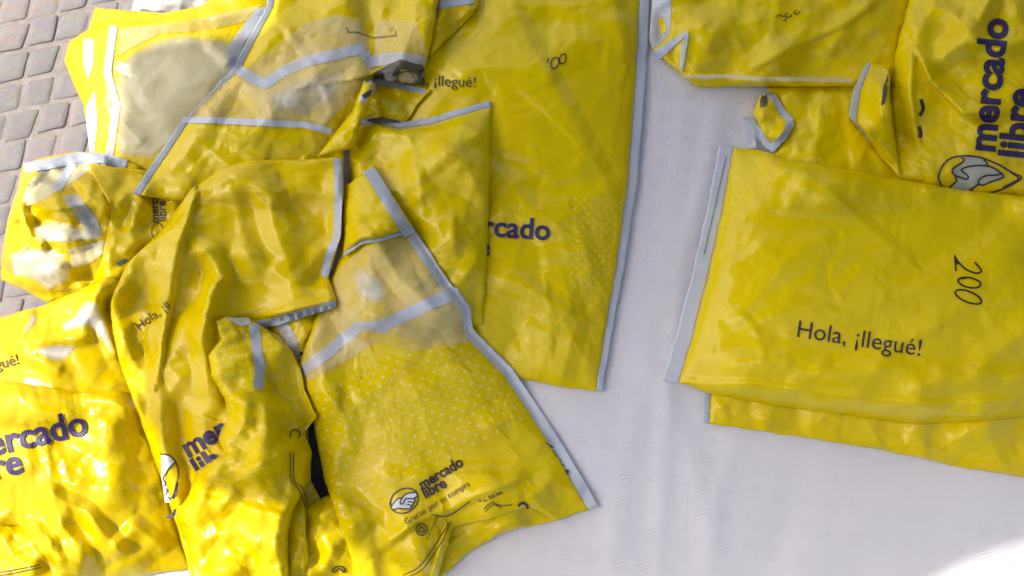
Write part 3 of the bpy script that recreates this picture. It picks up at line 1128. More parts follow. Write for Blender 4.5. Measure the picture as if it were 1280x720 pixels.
write(b, 'mercado', (557, 291), (687, 300), 'wordmark_print', M['ink'], bold=.022)
write(b, 'libre', (550, 315), (612, 320), 'wordmark_print', M['ink'], bold=.022)
strokes(b, [[(670 + x / 14.4, 50 + y / 14.4) for x, y in q] for q in ([(228, 325), (215, 350), (207, 390)], ell(340, 412, 66, 104, .35, 18), ell(480, 338, 58, 92, .3, 18))], 1.5, 'handwritten_number', M['marker'])
# ---- wrinkled mouths between the upper bags
r, og = bag_root(570, 20, 'small folded yellow bag corner with grey tape at the top edge, beside the tall bag')
b = patch('bag_body', [(520, -60), (608, -60)], [(608, -60), (598, 8), (590, 20)], [(537, 72), (560, 48), (590, 20)], [(520, -60), (524, 20), (537, 72)],
          M['yellow'], r, og, thick=.02, eps=.02, seed=5, ridges=[([(548, 55), (552, 10), (548, -40)], 8, 10)])
strip(b, [(546, 7), (570, 3), (592, 0)], 9)
r, og = bag_root(490, 125, 'small yellow bag with grey-edged open mouth peeping out above the upright centre bag')
b = patch('bag_body', [(448, 96), (500, 106), (540, 112)], [(540, 112), (522, 130), (506, 156)], [(446, 158), (506, 160)], [(448, 96), (446, 158)],
          M['yellow'], r, og, thick=.025, eps=.025, seed=6, ridges=[([(460, 125), (490, 128), (520, 122)], 5, 10)])
strip(b, [(462, 101), (500, 108), (532, 114)], 7)

# ---- upright centre bag
r, og = bag_root(530, 260, 'yellow bag with curved grey top seam leaning between the tall bag and the front bag')
b = patch('bag_body', [(438, 153), (470, 146), (500, 153), (540, 147), (575, 136), (613, 126)], [(613, 126), (614, 180), (610, 300), (604, 405)],
          [(440, 396), (530, 425), (604, 405)], [(438, 153), (436, 280), (440, 396)], M['yellow_smooth'], r, og, thick=.035, seams={'top': 8}, eps=.014, seed=22,
          ridges=[([(560, 180), (510, 215), (470, 260)], 8, 22), ([(604, 310), (580, 350), (570, 400)], 6, 16), ([(470, 160), (450, 200), (445, 260)], 6, 14)])
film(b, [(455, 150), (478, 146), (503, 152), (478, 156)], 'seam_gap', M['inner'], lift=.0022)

# ---- folded edge seen between the two front bags
r, og = bag_root(370, 420, 'partly hidden yellow bag in the gap left of the front dotted bag')
b = patch('bag_body', [(310, 375), (430, 350)], [(430, 350), (420, 480), (425, 640)], [(330, 660), (425, 640)], [(310, 375), (320, 520), (330, 660)],
          M['yellow'], r, og, thick=.015, eps=.03, seed=31, ridges=[([(345, 440), (375, 430), (400, 400)], 8, 14)])
strip(b, [(352, 405), (364, 425), (370, 450)], 14, 'grey_stripe', M['tape'])
film(b, [(372, 440), (386, 440), (398, 480), (404, 540), (412, 600), (414, 640), (404, 630), (388, 600), (384, 520)], 'painted_dark_gap', M['black'], lift=.0012)  # near-black film stands in for the deep shade between the bags
# ---- low bag at the bottom edge
r, og = bag_root(400, 690, 'crumpled yellow bag tip at the bottom edge between two larger bags')
b = patch('bag_body', [(350, 640), (385, 632), (412, 617), (450, 640)], [(450, 640), (470, 700), (480, 790)], [(350, 790), (480, 790)], [(350, 640), (345, 710), (350, 790)],
          M['yellow'], r, og, thick=.03, eps=.04, seed=32, ridges=[([(372, 690), (400, 650), (430, 630)], 8, 14), ([(405, 720), (415, 680), (440, 660)], 8, 12)])
strokes(b, [ell(424, 716, 8, 8, 0, 16, math.pi, 2 * math.pi), [(418, 716), (424, 711), (430, 716)]], 1.8, 'recycling_print', M['thin'])
# ---- underside bag below the front bag
r, og = bag_root(600, 660, 'dull yellow folded bag end sticking out beneath the front dotted bag')
b = patch('bag_body', [(470, 590), (700, 600)], [(700, 600), (698, 650)], [(546, 726), (585, 692), (628, 667), (698, 650)], [(470, 590), (500, 680), (546, 726)],
          M['yellow_smooth'], r, og, thick=.012, eps=.012, seed=33)

# ---- front centre bag
r, og = bag_root(550, 480, 'front yellow bag with dotted panel, clear pouch and small handshake logo')
b = patch('bag_body', [(430, 236), (450, 220), (467, 207)], [(467, 207), (490, 245), (520, 290), (560, 350), (588, 383), (591, 412), (640, 460), (700, 550), (749, 633)],
          [(447, 780), (533, 780), (549, 716), (566, 660), (610, 650), (660, 633), (694, 651), (749, 633)], [(430, 236), (424, 320), (405, 370), (373, 455), (390, 520), (405, 600), (440, 700), (447, 780)],
          M['yellow_front'], r, og, thick=.05, seams={'right': 13}, eps=.010, gain=1.4, rand=(34, 4.2), seed=23, seam_mat=M['greypale'], amp=.003,
          ridges=[([(400, 350), (440, 400), (485, 415), (540, 440), (590, 425)], 7, 20, 'tent'), ([(470, 300), (500, 350), (560, 400)], 7, 16),
                  ([(400, 480), (430, 520), (440, 570)], 6, 18), ([(600, 540), (640, 520), (690, 560)], 5, 24), ([(640, 605), (600, 618), (560, 640), (520, 650), (470, 690)], 10, 22, 'right'),
                  ([(560, 655), (540, 720)], 8, 12, 'left'), ([(430, 660), (470, 650), (500, 700)], 8, 16), ([(660, 628), (690, 600), (730, 620)], 7, 18)])
film(b, [(424, 335), (455, 310), (505, 296), (540, 338), (566, 370), (586, 410), (590, 428), (560, 432), (520, 440), (470, 428), (430, 452), (385, 478), (377, 455), (410, 370)], 'clear_pouch', M['clear'], lift=.0009)
film(b, [(432, 345), (450, 330), (478, 345), (486, 372), (470, 385), (446, 372)], 'painted_pouch_highlight', M['clearw'], lift=.0012, soft=10)  # soft pale patch paints a highlight onto the pouch
strip(b, [(372, 468), (410, 440), (448, 408), (472, 408), (486, 412)], 14, 'grey_stripe', M['tape'], lift=.0016)
strip(b, [(470, 410), (500, 397), (540, 378), (574, 365)], 15, 'grey_stripe', M['tape'], lift=.0018)
write(b, 'mercado', (528, 612), (580, 581), 'wordmark_print', M['inkdark'], bold=.03, vscale=1.1)
write(b, 'libre', (532, 623), (559, 608), 'wordmark_print', M['inkdark'], bold=.03, vscale=1.1)
write(b, 'Gracias por tu compra', (508, 656), (588, 607), 'thank_you_print', M['thin'], vscale=1.1)
handshake(b, 505, 626, 18.5, 14.5, math.radians(-30), 1.5)
strokes(b, [ell(527, 662, 7, 7, 0, 20), [(523, 664), (526, 658), (531, 664), (523, 665)]], 1.5, 'recycling_print', M['thin'])
strokes(b, [[(503, 719), (519, 712), (530, 702), (545, 680), (561, 653)], [(503, 723), (522, 716), (534, 705), (549, 682), (564, 653)]], 1.1, 'line_print', M['thin'])
write(b, 'Bolsa reciclable', (535, 675), (548, 646), 'small_print', M['thin'])
write(b, '* u.. 0.6 los', (600, 630), (628, 617), 'small_print', M['inkdark'], bold=.02)
strokes(b, [[(538, 643), (560, 645), (588, 627)], [(604, 637), (615, 628), (625, 632), (640, 631)], [(606, 640), (616, 631), (626, 635)]], 1.1, 'line_print', M['thin'])
strokes(b, [[(648, 633), (652, 629), (658, 631), (660, 636)]], 3.2, 'round_mark_print', M['inkdark'])
strokes(b, [[(670 + x / 6.55, 540 + y / 6.55) for x, y in q] for q in ([(80, 92), (100, 95), (122, 112)], [(112, 122), (135, 108), (128, 125), (148, 128)], [(135, 155), (152, 158), (160, 180), (185, 208)], [(190, 215), (200, 228), (212, 250)], [(212, 262), (222, 268), (238, 290)], [(236, 325), (260, 318), (285, 330)], [(262, 300), (255, 345)], [(240, 305), (272, 350)])], 1.1, 'handwritten_note', M['marker'])
edge_strip(b, [(520, 290), (540, 320), (560, 350), (587, 384), (592, 412), (616, 436), (640, 460), (670, 504), (700, 550), (725, 592), (747, 630)], 13, 1, mat=M['greypale'])
# its folded-over top flap
f = adopt(patch('flap', [(430, 235), (466, 205)], [(466, 205), (490, 243), (521, 291)], [(429, 322), (450, 306), (480, 301), (500, 294), (521, 291)], [(430, 235), (429, 322)],
          M['yellow_smooth'], r, og, thick=.014, seams={'bottom': 6}, eps=.01, seed=3, lift=.004))
edge_strip(f, [(467, 207), (479, 225), (491, 245), (506, 268), (519, 289)], 15, 1, mat=M['grey'])

# ---- left group -------------------------------------------------
# white bag behind at the top
r, og = bag_root(250, -10, 'pale white film bag at the top edge behind the sunlit yellow fold')
b = patch('bag_body', [(185, -60), (360, -60)], [(360, -60), (350, 20)], [(168, 11), (215, 18), (350, 22)], [(185, -60), (180, -10), (168, 11)],
          M['whitefilm'], r, og, thick=.02, eps=.02, seed=41)
# upper-left bag with large clear pouch
r, og = bag_root(210, 110, 'upper left bag overhanging the cobbles, with a big clear pouch over grey film')
b = patch('bag_body', [(119, 9), (150, 13), (205, 16), (250, 8), (300, -30), (350, -60)], [(350, -60), (345, 40), (300, 100), (255, 160), (235, 225)],
          [(112, 192), (150, 215), (235, 225)], [(119, 9), (110, 38), (86, 52), (80, 76), (92, 105), (104, 132), (109, 160), (112, 192)],
          M['yellow_smooth'], r, og, thick=.03, eps=.008, seed=42, tent=16, amp=.003, rand=(12, 3),
          ridges=[([(110, 42), (150, 36), (200, 30), (300, 18)], 8, 12, 'tent'), ([(150, 90), (160, 60), (200, 45), (250, 45)], 8, 20, 'smooth'), ([(150, 150), (180, 180)], 5, 12), ([(262, 50), (290, 80)], 7, 12)])
film(b, [(146, 92), (160, 68), (190, 50), (225, 42), (262, 46), (292, 52), (296, 86), (255, 135), (215, 180), (190, 200), (146, 195), (144, 140)], 'clear_pouch', M['beige'], soft=9)
film(b, [(150, 36), (240, 26), (325, 6), (325, 22), (262, 38), (200, 42), (160, 62), (148, 70)], 'clear_pouch_edge', M['clear'], lift=.0011)
film(b, [(104, 48), (117, 48), (117, 80), (110, 100), (104, 80)], 'grey_stripe', M['tape'])
film(b, [(108, 132), (118, 112), (122, 150), (118, 195), (112, 190), (108, 160)], 'grey_stripe', M['tape'])
strip(b, [(142, 32), (138, 60), (134, 90), (141, 118), (146, 130), (142, 160), (136, 196)], 10, 'grey_stripe', M['tape'], lift=.0018)
film(b, [(284, 60), (296, 42), (320, 12), (332, 8), (330, 20), (306, 52), (298, 84), (286, 90)], 'grey_stripe', M['tape'], lift=.0018)

# open-mouthed bag on the far left
r, og = bag_root(90, 275, 'crumpled open bag at the left edge with a grey rim and milky film with painted sun glare')
b = patch('bag_body', [(30, 203), (60, 195), (96, 189), (130, 192), (175, 208)], [(175, 208), (180, 260), (165, 320), (150, 350)],
          [(2, 350), (28, 362), (60, 378), (100, 370), (150, 350)], [(30, 203), (20, 240), (8, 280), (2, 320), (2, 350)],
          M['yellow_rough'], r, og, thick=.045, eps=.045, seed=43, tent=14, amp=.009, rand=(50, 14), gain=1.7,
          ridges=[([(52, 206), (34, 230), (26, 252), (38, 290), (46, 300)], 14, 12, 'left'), ([(60, 240), (100, 228), (150, 290)], 12, 18), ([(45, 300), (100, 300), (152, 298)], 14, 18), ([(10, 330), (40, 300)], 8, 10),
                  ([(50, 330), (90, 335), (140, 310)], 9, 14), ([(30, 262), (70, 275), (120, 290)], -8, 12)])
film(b, [(55, 208), (100, 200), (120, 206), (95, 225), (70, 240), (50, 252), (34, 258), (28, 246), (36, 228)], 'clear_pouch', M['beige'])
strip(b, [(30, 210), (60, 205), (96, 197), (130, 198), (158, 206)], 13, 'seam_tape', M['grey'], lift=.002)
strip(b, [(92, 203), (80, 222), (70, 238)], 11, 'grey_stripe', M['tape'], lift=.002)
film(b, [(40, 282), (70, 275), (105, 284), (135, 292), (118, 302), (80, 305), (45, 302)], 'milky_glare_film', M['milky'], soft=6)  # pale film, whitened with the sun glare painted in
film(b, [(10, 318), (30, 310), (70, 310), (90, 330), (86, 352), (60, 365), (40, 350), (15, 345)], 'milky_glare_film', M['milky'], soft=6)
film(b, [(78, 246), (96, 242), (122, 275), (128, 298), (108, 290)], 'grey_stripe', M['tape'], lift=.0018)
film(b, [(85, 312), (130, 300), (145, 305), (110, 330), (90, 335)], 'clear_pouch_edge', M['clearw'], lift=.0016)

# bag with the small upright lettering
r, og = bag_root(185, 270, 'yellow bag wedged at the left, small sideways dark lettering showing under the bag above')
b = patch('bag_body', [(110, 205), (200, 215), (262, 232)], [(262, 232), (250, 300), (240, 370)], [(110, 372), (180, 380), (240, 370)], [(110, 205), (140, 260), (128, 320), (110, 372)],
          M['yellow_rough'], r, og, thick=.03, eps=.04, seed=44, ridges=[([(150, 320), (175, 300), (200, 290)], 8, 12), ([(168, 240), (150, 290)], -8, 10)])
write(b, 'merca', (198, 278), (197, 243), 'wordmark_print', M['inkdark'], bold=.02)
write(b, 'libre', (207, 276), (206, 251), 'wordmark_print', M['inkdark'], bold=.02)
strokes(b, [ell(196, 288, 7, 9, .3, 18)], 1.1, 'emblem_outline', M['thin'])
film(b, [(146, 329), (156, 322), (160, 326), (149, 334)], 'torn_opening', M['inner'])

# upper centre bag with the long grey seam
r, og = bag_root(330, 130, 'large upper bag with clear pouch, broad grey stripe and staples, long grey left seam')
b = patch('bag_body', [(342, -60), (450, -60), (560, -60)], [(560, -60), (548, 0), (538, 60), (531, 84), (470, 92), (452, 130), (430, 190), (428, 236)],
          [(165, 242), (210, 250), (300, 258), (428, 240)], [(342, -60), (333, 8), (292, 84), (225, 155), (165, 242)],
          M['yellow'], r, og, thick=.045, seams={'left': 11}, eps=.022, seed=45,
          ridges=[([(455, -20), (462, 40), (470, 95)], -12, 12, 'smooth'), ([(290, 88), (330, 120), (345, 160)], 8, 20), ([(400, 120), (440, 100), (462, 90)], 8, 16), ([(380, 190), (330, 170), (240, 158)], 5, 14),
                  ([(350, 40), (400, 20), (430, -20)], 6, 18), ([(500, 80), (520, 20), (515, -40)], 8, 16), ([(250, 180), (300, 215), (330, 240)], 6, 14), ([(400, 160), (430, 120), (455, 95)], 8, 18)])
film(b, [(300, 92), (340, 60), (380, 30), (420, 18), (450, 25), (462, 60), (462, 92), (450, 110), (425, 138), (400, 160), (330, 150), (235, 146), (262, 115)], 'clear_pouch', M['clear'])
film(b, [(470, 30), (490, 24), (520, 30), (532, 60), (530, 72), (468, 72)], 'clear_pouch', M['clear'])
film(b, [(330, 118), (370, 95), (410, 85), (440, 95), (420, 130), (380, 150), (340, 140)], 'cloudy_highlight', M['clearw'], lift=.0013, soft=16)  # highlight painted as a soft cloudy patch over the pouch
strip(b, [(294, 84), (312, 96), (332, 105), (356, 88), (382, 77), (420, 68), (456, 60)], 13, 'grey_stripe', M['tape'], lift=.0018)
strip(b, [(456, 66), (462, 78), (480, 74), (505, 73), (532, 78)], 15, 'grey_stripe', M['tape'], lift=.002)
strip(b, [(228, 150), (262, 150), (300, 152), (340, 154), (380, 156), (414, 164)], 8, 'seam_tape', M['greypale'], lift=.002)
strokes(b, [[(433, 34), (435, 41)], [(435, 40), (446, 40), (458, 44), (466, 47), (480, 46), (494, 44)], [(494, 38), (495, 46)]], .9, 'staple', M['marker'], curved=False)
film(b, [(466, 92), (486, 80), (500, 74), (530, 82), (530, 90), (526, 104), (500, 104), (470, 98)], 'painted_dark_gap', M['inner'], lift=.003)
film(b, [(484, 100), (500, 90), (508, 88), (524, 92), (520, 106)], 'mouth_film', M['clear'], lift=.0045, soft=3)
# twisted flap
f = adopt(patch('twisted_flap', [(455, 100), (470, 104)], [(470, 104), (462, 128), (452, 150), (444, 185)], [(396, 196), (420, 192), (444, 185)], [(455, 100), (440, 140), (420, 165), (396, 196)],
          M['yellow'], r, og, thick=.02, eps=.03, seed=8, lift=.004))
strip(f, [(462, 101), (468, 112), (461, 122)], 6)
strip(f, [(450, 121), (458, 126)], 8, mat=M['greypale'])
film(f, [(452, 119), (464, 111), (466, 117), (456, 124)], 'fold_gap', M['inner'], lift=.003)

# lower-left upper bag
r, og = bag_root(60, 430, 'sunlit yellow bag at left edge with painted white highlights and a cut-off greeting')
b = patch('bag_body', [(-60, 404), (0, 396), (50, 383), (100, 362), (132, 345), (152, 352)], [(152, 352), (150, 400), (160, 450), (185, 520)],
          [(-60, 520), (60, 530), (185, 520)], [(-60, 404), (-60, 520)], M['yellow_rough'], r, og, thick=.045, eps=.025, seed=46, amp=.005, rand=(18, 4), tent=14,
          ridges=[([(128, 350), (118, 380), (100, 415)], 12, 16), ([(5, 430), (60, 425), (120, 420)], 12, 14, 'tent'), ([(20, 440), (55, 452), (80, 465)], 9, 12), ([(118, 375), (135, 415), (148, 450)], 12, 14), ([(40, 385), (22, 425)], 8, 10)])
film(b, [(76, 404), (92, 395), (104, 376), (118, 374), (132, 400), (146, 450), (130, 432), (112, 408), (95, 412), (78, 418)], 'milky_glare_film', M['milky'], soft=6)  # soft white patches paint sun highlights onto the yellow film
film(b, [(44, 384), (48, 400), (38, 414), (22, 422)], 'milky_glare_film', M['milky'], soft=6)
film(b, [(35, 436), (70, 430), (98, 430), (84, 450), (65, 452), (50, 444)], 'milky_glare_film', M['milky'], soft=6)
write(b, 'Hola, ¡llegué!', (-70, 478), (24, 455), 'greeting_print', M['thin'])

# corner bag
r, og = bag_root(20, 690, 'small dull yellow bag in the bottom left corner under the large lettered bag')
b = patch('bag_body', [(-60, 640), (30, 645), (110, 690)], [(110, 690), (90, 790)], [(-60, 790), (90, 790)], [(-60, 640), (-60, 790)],
          M['yellow'], r, og, thick=.03, eps=.03, seed=47, ridges=[([(0, 670), (20, 700), (50, 720)], 8, 12)])
strokes(b, [[(-5, 716), (20, 712), (50, 706)], [(-5, 720), (20, 716), (52, 709)]], 1.2, 'line_print', M['thin'])

# lower-left lettered bag
r, og = bag_root(90, 590, 'sunlit yellow bag at lower left with large navy lettering cut by the picture edge')
b = patch('bag_body', [(-60, 478), (10, 476), (60, 483), (100, 492), (150, 488), (175, 500)], [(175, 500), (190, 545), (208, 610), (225, 670), (240, 712)],
          [(-60, 655), (24, 657), (52, 690), (78, 724), (150, 726), (200, 716), (240, 712)], [(-60, 478), (-60, 655)], M['yellow_rough'], r, og, thick=.06, eps=.015, seed=48, amp=.004, rand=(30, 6), gain=1.4,
          ridges=[([(60, 600), (80, 660), (120, 700)], 9, 16), ([(60, 615), (110, 640), (160, 700)], 8, 14), ([(110, 640), (135, 690), (170, 660)], 8, 14), ([(160, 650), (210, 690)], 7, 14),
                  ([(130, 520), (145, 580), (140, 640)], 8, 20, 'smooth'), ([(30, 655), (60, 670), (75, 710)], 8, 12), ([(100, 495), (140, 500), (170, 520)], 8, 12)])
write(b, 'mercado', (-46, 578), (111, 542), 'wordmark_print', M['ink'], bold=.025)
write(b, 'libre', (-48, 610), (30, 590), 'wordmark_print', M['ink'], bold=.025)

# tall crumpled bag, left of centre
r, og = bag_root(270, 420, 'tall crumpled yellow bag left of centre with grey right seam and half an oval logo')
b = patch('bag_body', [(240, 235), (275, 212), (310, 200), (360, 199), (428, 197)], [(428, 197), (429, 240), (425, 300), (410, 345), (421, 379), (345, 398), (320, 420), (340, 540), (380, 600), (385, 700), (365, 790)],
          [(248, 790), (365, 790)], [(240, 235), (200, 290), (158, 330), (137, 380), (145, 440), (170, 510), (198, 590), (222, 660), (238, 720), (248, 790)],
          M['yellow_rough'], r, og, thick=.05, eps=.03, seed=49, by='y', amp=.008, gain=1.35, rand=(60, 8),
          ridges=[([(245, 240), (225, 310), (212, 380), (197, 480)], 12, 22, 'right'), ([(232, 318), (262, 316), (275, 345), (255, 420), (262, 500)], 14, 18, 'tent'), ([(285, 345), (262, 362), (256, 400)], 12, 12, 'left'),
                  ([(330, 225), (345, 290), (372, 358)], 9, 22), ([(372, 358), (395, 320), (420, 300)], 7, 14), ([(372, 358), (330, 330), (290, 310)], 7, 18), ([(290, 230), (300, 280), (315, 330)], 8, 20),
                  ([(200, 480), (205, 560), (235, 680)], 10, 18, 'tent'), ([(225, 500), (240, 600), (238, 670)], -12, 10, 'smooth'), ([(330, 400), (370, 388), (418, 375)], 7, 10), ([(150, 400), (165, 450), (195, 490)], 8, 14), ([(250, 600), (290, 580), (330, 600)], 8, 16)])
strip(b, [(422, 198), (423, 240), (421, 296), (409, 325), (406, 346)], 10)
strip(b, [(318, 407), (345, 402), (380, 391), (419, 379)], 10, mat=M['grey'])
write(b, 'Hola, ¡ll', (174, 413), (214, 385), 'greeting_print', M['thin'])
T = lambda L: [(190 + x / 4.5, 500 + y / 4.5) for x, y in L]
film(b, T([(52, 305), (95, 315), (132, 350), (85, 400), (72, 440), (108, 575), (74, 580), (52, 430)]), 'emblem_hands', M['ringwhite'], lift=.0016, rough_edge=0)
strokes(b, [T([(45, 304), (90, 310), (130, 340), (150, 400), (142, 460), (118, 550)]), T([(130, 352), (95, 385), (72, 425), (60, 440)]), T([(62, 440), (76, 470), (70, 490), (88, 510), (80, 530), (104, 560)])], 1.6, 'emblem_outline', M['inkdark'])
strokes(b, [T([(143, 465), (132, 510), (114, 555)]), T([(132, 615), (115, 650), (80, 660)])], 3.4, 'emblem_ring', M['ink'], lift=.0024)
write(b, 'mer', (236, 572), (287, 542), 'wordmark_print', M['ink'], bold=.03)
write(b, 'lib', (250, 598), (279, 580), 'wordmark_print', M['ink'], bold=.03)

# small bag lying on it
r, og = bag_root(325, 500, 'small crumpled yellow bag with short grey stripe, lying on the tall crumpled bag')
b = patch('bag_body', [(270, 402), (284, 395), (318, 402), (350, 420)], [(350, 420), (366, 440), (376, 462), (382, 488), (396, 521), (380, 541), (390, 566), (388, 600), (366, 640), (360, 668), (362, 790)],
          [(262, 790), (362, 790)], [(270, 402), (276, 424), (260, 444), (264, 472), (281, 498), (284, 522), (272, 548), (280, 566), (244, 590), (236, 618), (218, 640), (236, 690), (262, 790)],
          M['yellow_centre'], r, og, thick=.045, eps=.035, seed=50, by='y', amp=.009, rand=(44, 13), gain=1.6, power=(3.2, 2.4),
          ridges=[([(285, 500), (325, 510), (385, 525)], 9, 16), ([(325, 470), (335, 540), (310, 590)], 9, 14), ([(310, 590), (350, 570), (392, 530)], 10, 14), ([(250, 600), (300, 600), (340, 580)], 9, 14),
                  ([(270, 640), (300, 610), (330, 600)], 9, 14), ([(300, 420), (320, 470), (300, 520)], 7, 16), ([(385, 605), (350, 650), (340, 700)], 8, 14), ([(250, 680), (290, 660), (330, 690)], 9, 16)])
strip(b, [(318, 404), (320, 430), (325, 460), (323, 486)], 13, mat=M['grey'])
film(b, [(282, 397), (312, 397), (312, 406), (300, 407)], 'pale_corner', M['greypale'], lift=.0016)
strokes(b, [ell(369, 543, 6, 6, 0, 16, math.pi * .8, 2.3 * math.pi)], 1.6, 'round_mark_print', M['thin'])
strokes(b, [[(363, 566), (364, 600), (374, 612), (381, 632)], [(367, 566), (368, 600), (378, 610), (385, 628)]], 1.2, 'line_print', M['thin'])

# ---- right group --------------------------------------------------
r, og = bag_root(1020, 170, 'yellow bag with a curled grey corner, between top right bag and greeting bag')
b = patch('bag_body', [(958, 110), (1000, 100), (1080, 92), (1160, 90)], [(1160, 90), (1170, 250)], [(930, 262), (1000, 262), (1170, 262)], [(958, 110), (975, 140), (985, 160), (965, 190), (950, 230), (930, 262)],
          M['yellow_smooth'], r, og, thick=.03, eps=.014, seed=61, ridges=[([(985, 160), (1000, 190), (1060, 215)], 7, 22), ([(1030, 110), (1020, 150)], 5, 14), ([(1005, 120), (1012, 180)], -5, 14, 'smooth')])
f = adopt(patch('curled_corner', [(948, 122), (956, 114), (968, 118)], [(968, 118), (976, 138), (990, 153)], [(962, 188), (975, 175), (990, 153)], [(948, 122), (940, 140), (952, 165), (962, 188)],
          M['yellow'], r, og, thick=.016, eps=.02, seed=9, lift=.003))
strip(f, [(955, 115), (968, 122), (976, 138), (990, 152)], 8)
strip(f, [(932, 146), (944, 160), (962, 184)], 10)
strip(f, [(989, 152), (980, 170), (962, 188)], 9)
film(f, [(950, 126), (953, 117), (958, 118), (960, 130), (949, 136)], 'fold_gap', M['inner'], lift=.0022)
film(f, [(931, 147), (943, 160), (945, 186), (936, 184)], 'seam_end', M['greypale'], lift=.0015)

r, og = bag_root(980, 40, 'flat yellow bag along the top right with faint handwritten number and folded grey left corner')
b = patch('bag_body', [(822, -60), (1160, -60)], [(1160, -60), (1160, 96)], [(818, 66), (832, 76), (850, 93), (872, 109), (950, 108), (1076, 108), (1160, 102)], [(822, -60), (816, 0), (812, 45), (818, 66)],
          M['yellow_smooth'], r, og, thick=.03, eps=.009, seed=62, power=(3, 2.2), 
          ridges=[([(852, 94), (900, 96), (960, 99), (1060, 100)], 9, 14, 'right'), ([(930, 92), (980, 65), (1060, 28), (1110, -10)], 7, 18, 'left'), ([(858, 40), (850, 90)], 6, 10), ([(860, 92), (890, 75), (940, 70)], 5, 12)])
film(b, [(818, -60), (842, -60), (839, 0), (838, 42), (816, 62), (811, 50), (815, 0)], 'grey_corner_film', M['tape'], lift=.0012)
film(b, [(823, 22), (831, 24), (834, 40), (825, 42)], 'window_gap', M['yellow'], lift=.0018)
film(b, [(815, 66), (836, 52), (859, 38), (861, 42), (840, 60), (824, 75)], 'seam_tape', M['grey'], lift=.0022)
film(b, [(859, 40), (861, 44), (853, 90), (849, 86), (852, 58)], 'seam_tape', M['greypale'], lift=.0022)
strip(b, [(852, 95), (880, 97), (910, 95), (950, 99), (1000, 99), (1066, 101)], 5, 'side_fold', M['beige'], lift=.0012)
strokes(b, [[(950 + x / 18, y / 18) for x, y in q] for q in ([(355, 385), (420, 335), (480, 355), (560, 370)], [(630, 310), (585, 315), (580, 370), (640, 385), (710, 350), (680, 330)], [(590, 400), (580, 450), (520, 475)], [(820, 225), (760, 290), (830, 315), (895, 260)])], 1.3, 'handwritten_number', M['marker'])

r, og = bag_root(1210, 110, 'puffy crumpled bag at the right edge with big sideways navy lettering and handshake emblem')
b = patch('bag_body', [(1140, -60), (1250, -60), (1400, -60)], [(1400, -60), (1400, 270)], [(1124, 223), (1170, 240), (1280, 262), (1400, 275)], [(1140, -60), (1136, 0), (1118, 70), (1112, 140), (1124, 223)],
          M['yellow'], r, og, thick=.085, eps=.03, seed=63, amp=.008, power=(2.2, 2.6), gain=1.4,
          ridges=[([(1145, 55), (1165, 100), (1205, 140), (1260, 142)], 13, 20, 'left'), ([(1170, 75), (1215, 48), (1235, 0), (1240, -30)], 14, 20, 'tent'), ([(1160, 5), (1195, 20), (1215, 45)], 10, 16), ([(1143, 60), (1141, 120), (1150, 180)], 9, 16, 'right'),
                  ([(1215, 48), (1250, 60), (1290, 45)], 9, 16), ([(1190, 140), (1230, 165), (1290, 160)], 8, 14)])
for st_, a_, b_ in (('mercado', (1243, 190), (1260, 24)), ('libre', (1283, 198), (1292, 112))):
    write(b, st_, a_, b_, 'wordmark_outline', M['inkdark'], bold=.035, lift=.002, vscale=1.05)
    write(b, st_, a_, b_, 'wordmark_print', M['ink'], bold=.004, lift=.0026, vscale=1.05)
T = lambda L: [(1140 + x / 7.2, 160 + y / 7.2) for x, y in L]
film(b, T([(460, 262), (600, 265), (650, 290), (690, 340), (760, 370), (825, 430), (800, 450), (700, 490), (600, 515), (530, 550), (400, 600), (330, 560), (400, 470), (375, 420), (365, 380), (400, 340), (460, 310)]), 'emblem_hands', M['ringgrey'], lift=.0016, rough_edge=0)
strokes(b, [T([(330, 570), (270, 520), (240, 450), (260, 370), (310, 300), (370, 265), (470, 250), (600, 262), (700, 295), (800, 340), (900, 400), (985, 445), (920, 500), (830, 545), (740, 575), (600, 610)]), T([(890, 400), (960, 455), (900, 495), (820, 535)]),
            T([(440, 262), (470, 285), (440, 320), (390, 350), (362, 385), (385, 425), (440, 445), (490, 462), (505, 435), (465, 400), (445, 375), (500, 350), (600, 338), (690, 345), (760, 375), (825, 432), (790, 460), (700, 488), (640, 515), (600, 500), (610, 460), (670, 430), (740, 425), (810, 415)]),
            T([(390, 440), (400, 480), (350, 525), (330, 570)]), T([(600, 505), (560, 535), (520, 560)]), T([(645, 285), (670, 310), (690, 345)])], 2.2, 'emblem_outline', M['inkdark'], lift=.0026)
strokes(b, [[(1151, 124), (1154, 135), (1150, 145)], [(1149, 158), (1151, 166), (1150, 172)]], 4.5, 'marker_blot', M['marker'])
f = adopt(patch('flap', [(1084, 79), (1114, 79)], [(1114, 79), (1112, 120), (1119, 170), (1125, 222)], [(1080, 168), (1100, 195), (1125, 222)], [(1084, 79), (1067, 110), (1061, 145), (1080, 168)],
          M['yellow_smooth'], r, og, thick=.02, seams={'left': 13}, eps=.012, seed=4, lift=.003, ridges=[([(1102, 100), (1100, 130), (1108, 180)], 9, 10)]))
film(f, [(1112, 84), (1114, 90), (1107, 128), (1101, 132), (1104, 110)], 'fold_gap', M['inner'], lift=.001)

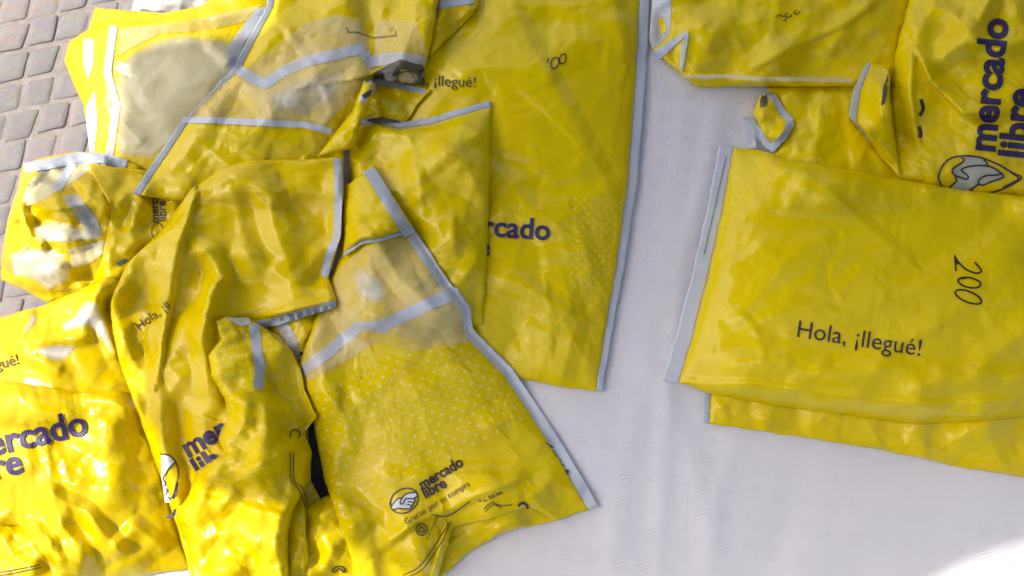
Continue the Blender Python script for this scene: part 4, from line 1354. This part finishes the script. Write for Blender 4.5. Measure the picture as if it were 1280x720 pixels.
r, og = bag_root(1080, 540, 'yellow bag mostly covered by the greeting bag, only its bottom strip showing')
b = patch('bag_body', [(882, 440), (1400, 480)], [(1400, 480), (1400, 622)], [(877, 528), (1000, 546), (1110, 564), (1200, 584), (1290, 599), (1400, 622)], [(882, 440), (879, 490), (877, 528)],
          M['yellow_smooth'], r, og, thick=.02, seams={'left': 10}, eps=.010, seed=64, power=(4, 2.2), ridges=[([(900, 505), (910, 525)], 4, 8), ([(1100, 550), (1200, 568), (1280, 590)], 4, 12)])

r, og = bag_root(1070, 360, 'large smooth yellow bag at right with the greeting line and a handwritten 200')
b = patch('bag_body', [(899, 183), (950, 187), (985, 199), (1060, 211), (1120, 223), (1200, 237), (1280, 245), (1400, 258)], [(1400, 258), (1400, 512)],
          [(828, 476), (856, 480), (885, 492), (960, 506), (1090, 524), (1150, 531), (1280, 522), (1400, 512)], [(899, 183), (886, 250), (866, 340), (845, 420), (828, 476)],
          M['yellow_smooth'], r, og, thick=.08, seams={'left': 21}, eps=.009, rand=(36, 4.5), seed=65, power=(3.4, 2.4), amp=.005, seam_mat=M['greypale'],
          ridges=[([(940, 195), (975, 215), (1060, 225), (1150, 250), (1220, 265)], 6, 22), ([(1210, 475), (1260, 430), (1300, 400)], 7, 24), ([(1120, 500), (1180, 470), (1290, 470)], 5, 20), ([(1040, 290), (980, 330), (940, 300)], 4, 24),
                  ([(860, 478), (950, 480), (1100, 500), (1160, 505), (1280, 500)], 8, 24, 'right'), ([(985, 260), (1010, 215)], 4, 14)])
write(b, 'Hola, ¡llegué!', (996, 421), (1150, 445), 'greeting_print', M['inkdark'], bold=.0)
T = lambda L: [(1170 + x / 7.2, 300 + y / 7.2) for x, y in L]
strokes(b, [T([(348, 200), (385, 240), (408, 275), (395, 292), (350, 296), (270, 262), (215, 212), (180, 165), (168, 135)]), T([(169, 140), (174, 210), (180, 280)]), T([(172, 150), (180, 200), (205, 215)]),
            T(ell(302, 383, 104, 44, .2, 26)), T(ell(296, 385, 100, 38, .22, 20, 2.2, 4.4)), T(ell(293, 512, 126, 48, .38, 26)), T(ell(300, 516, 118, 44, .38, 20, -.9, 1.4))], 2.2, 'handwritten_number', M['marker'])
strokes(b, [[(908, 196), (899, 235), (890, 275), (880, 318)]], .9, 'seam_stitch', M['inner'])
print('SETTS', cnt)
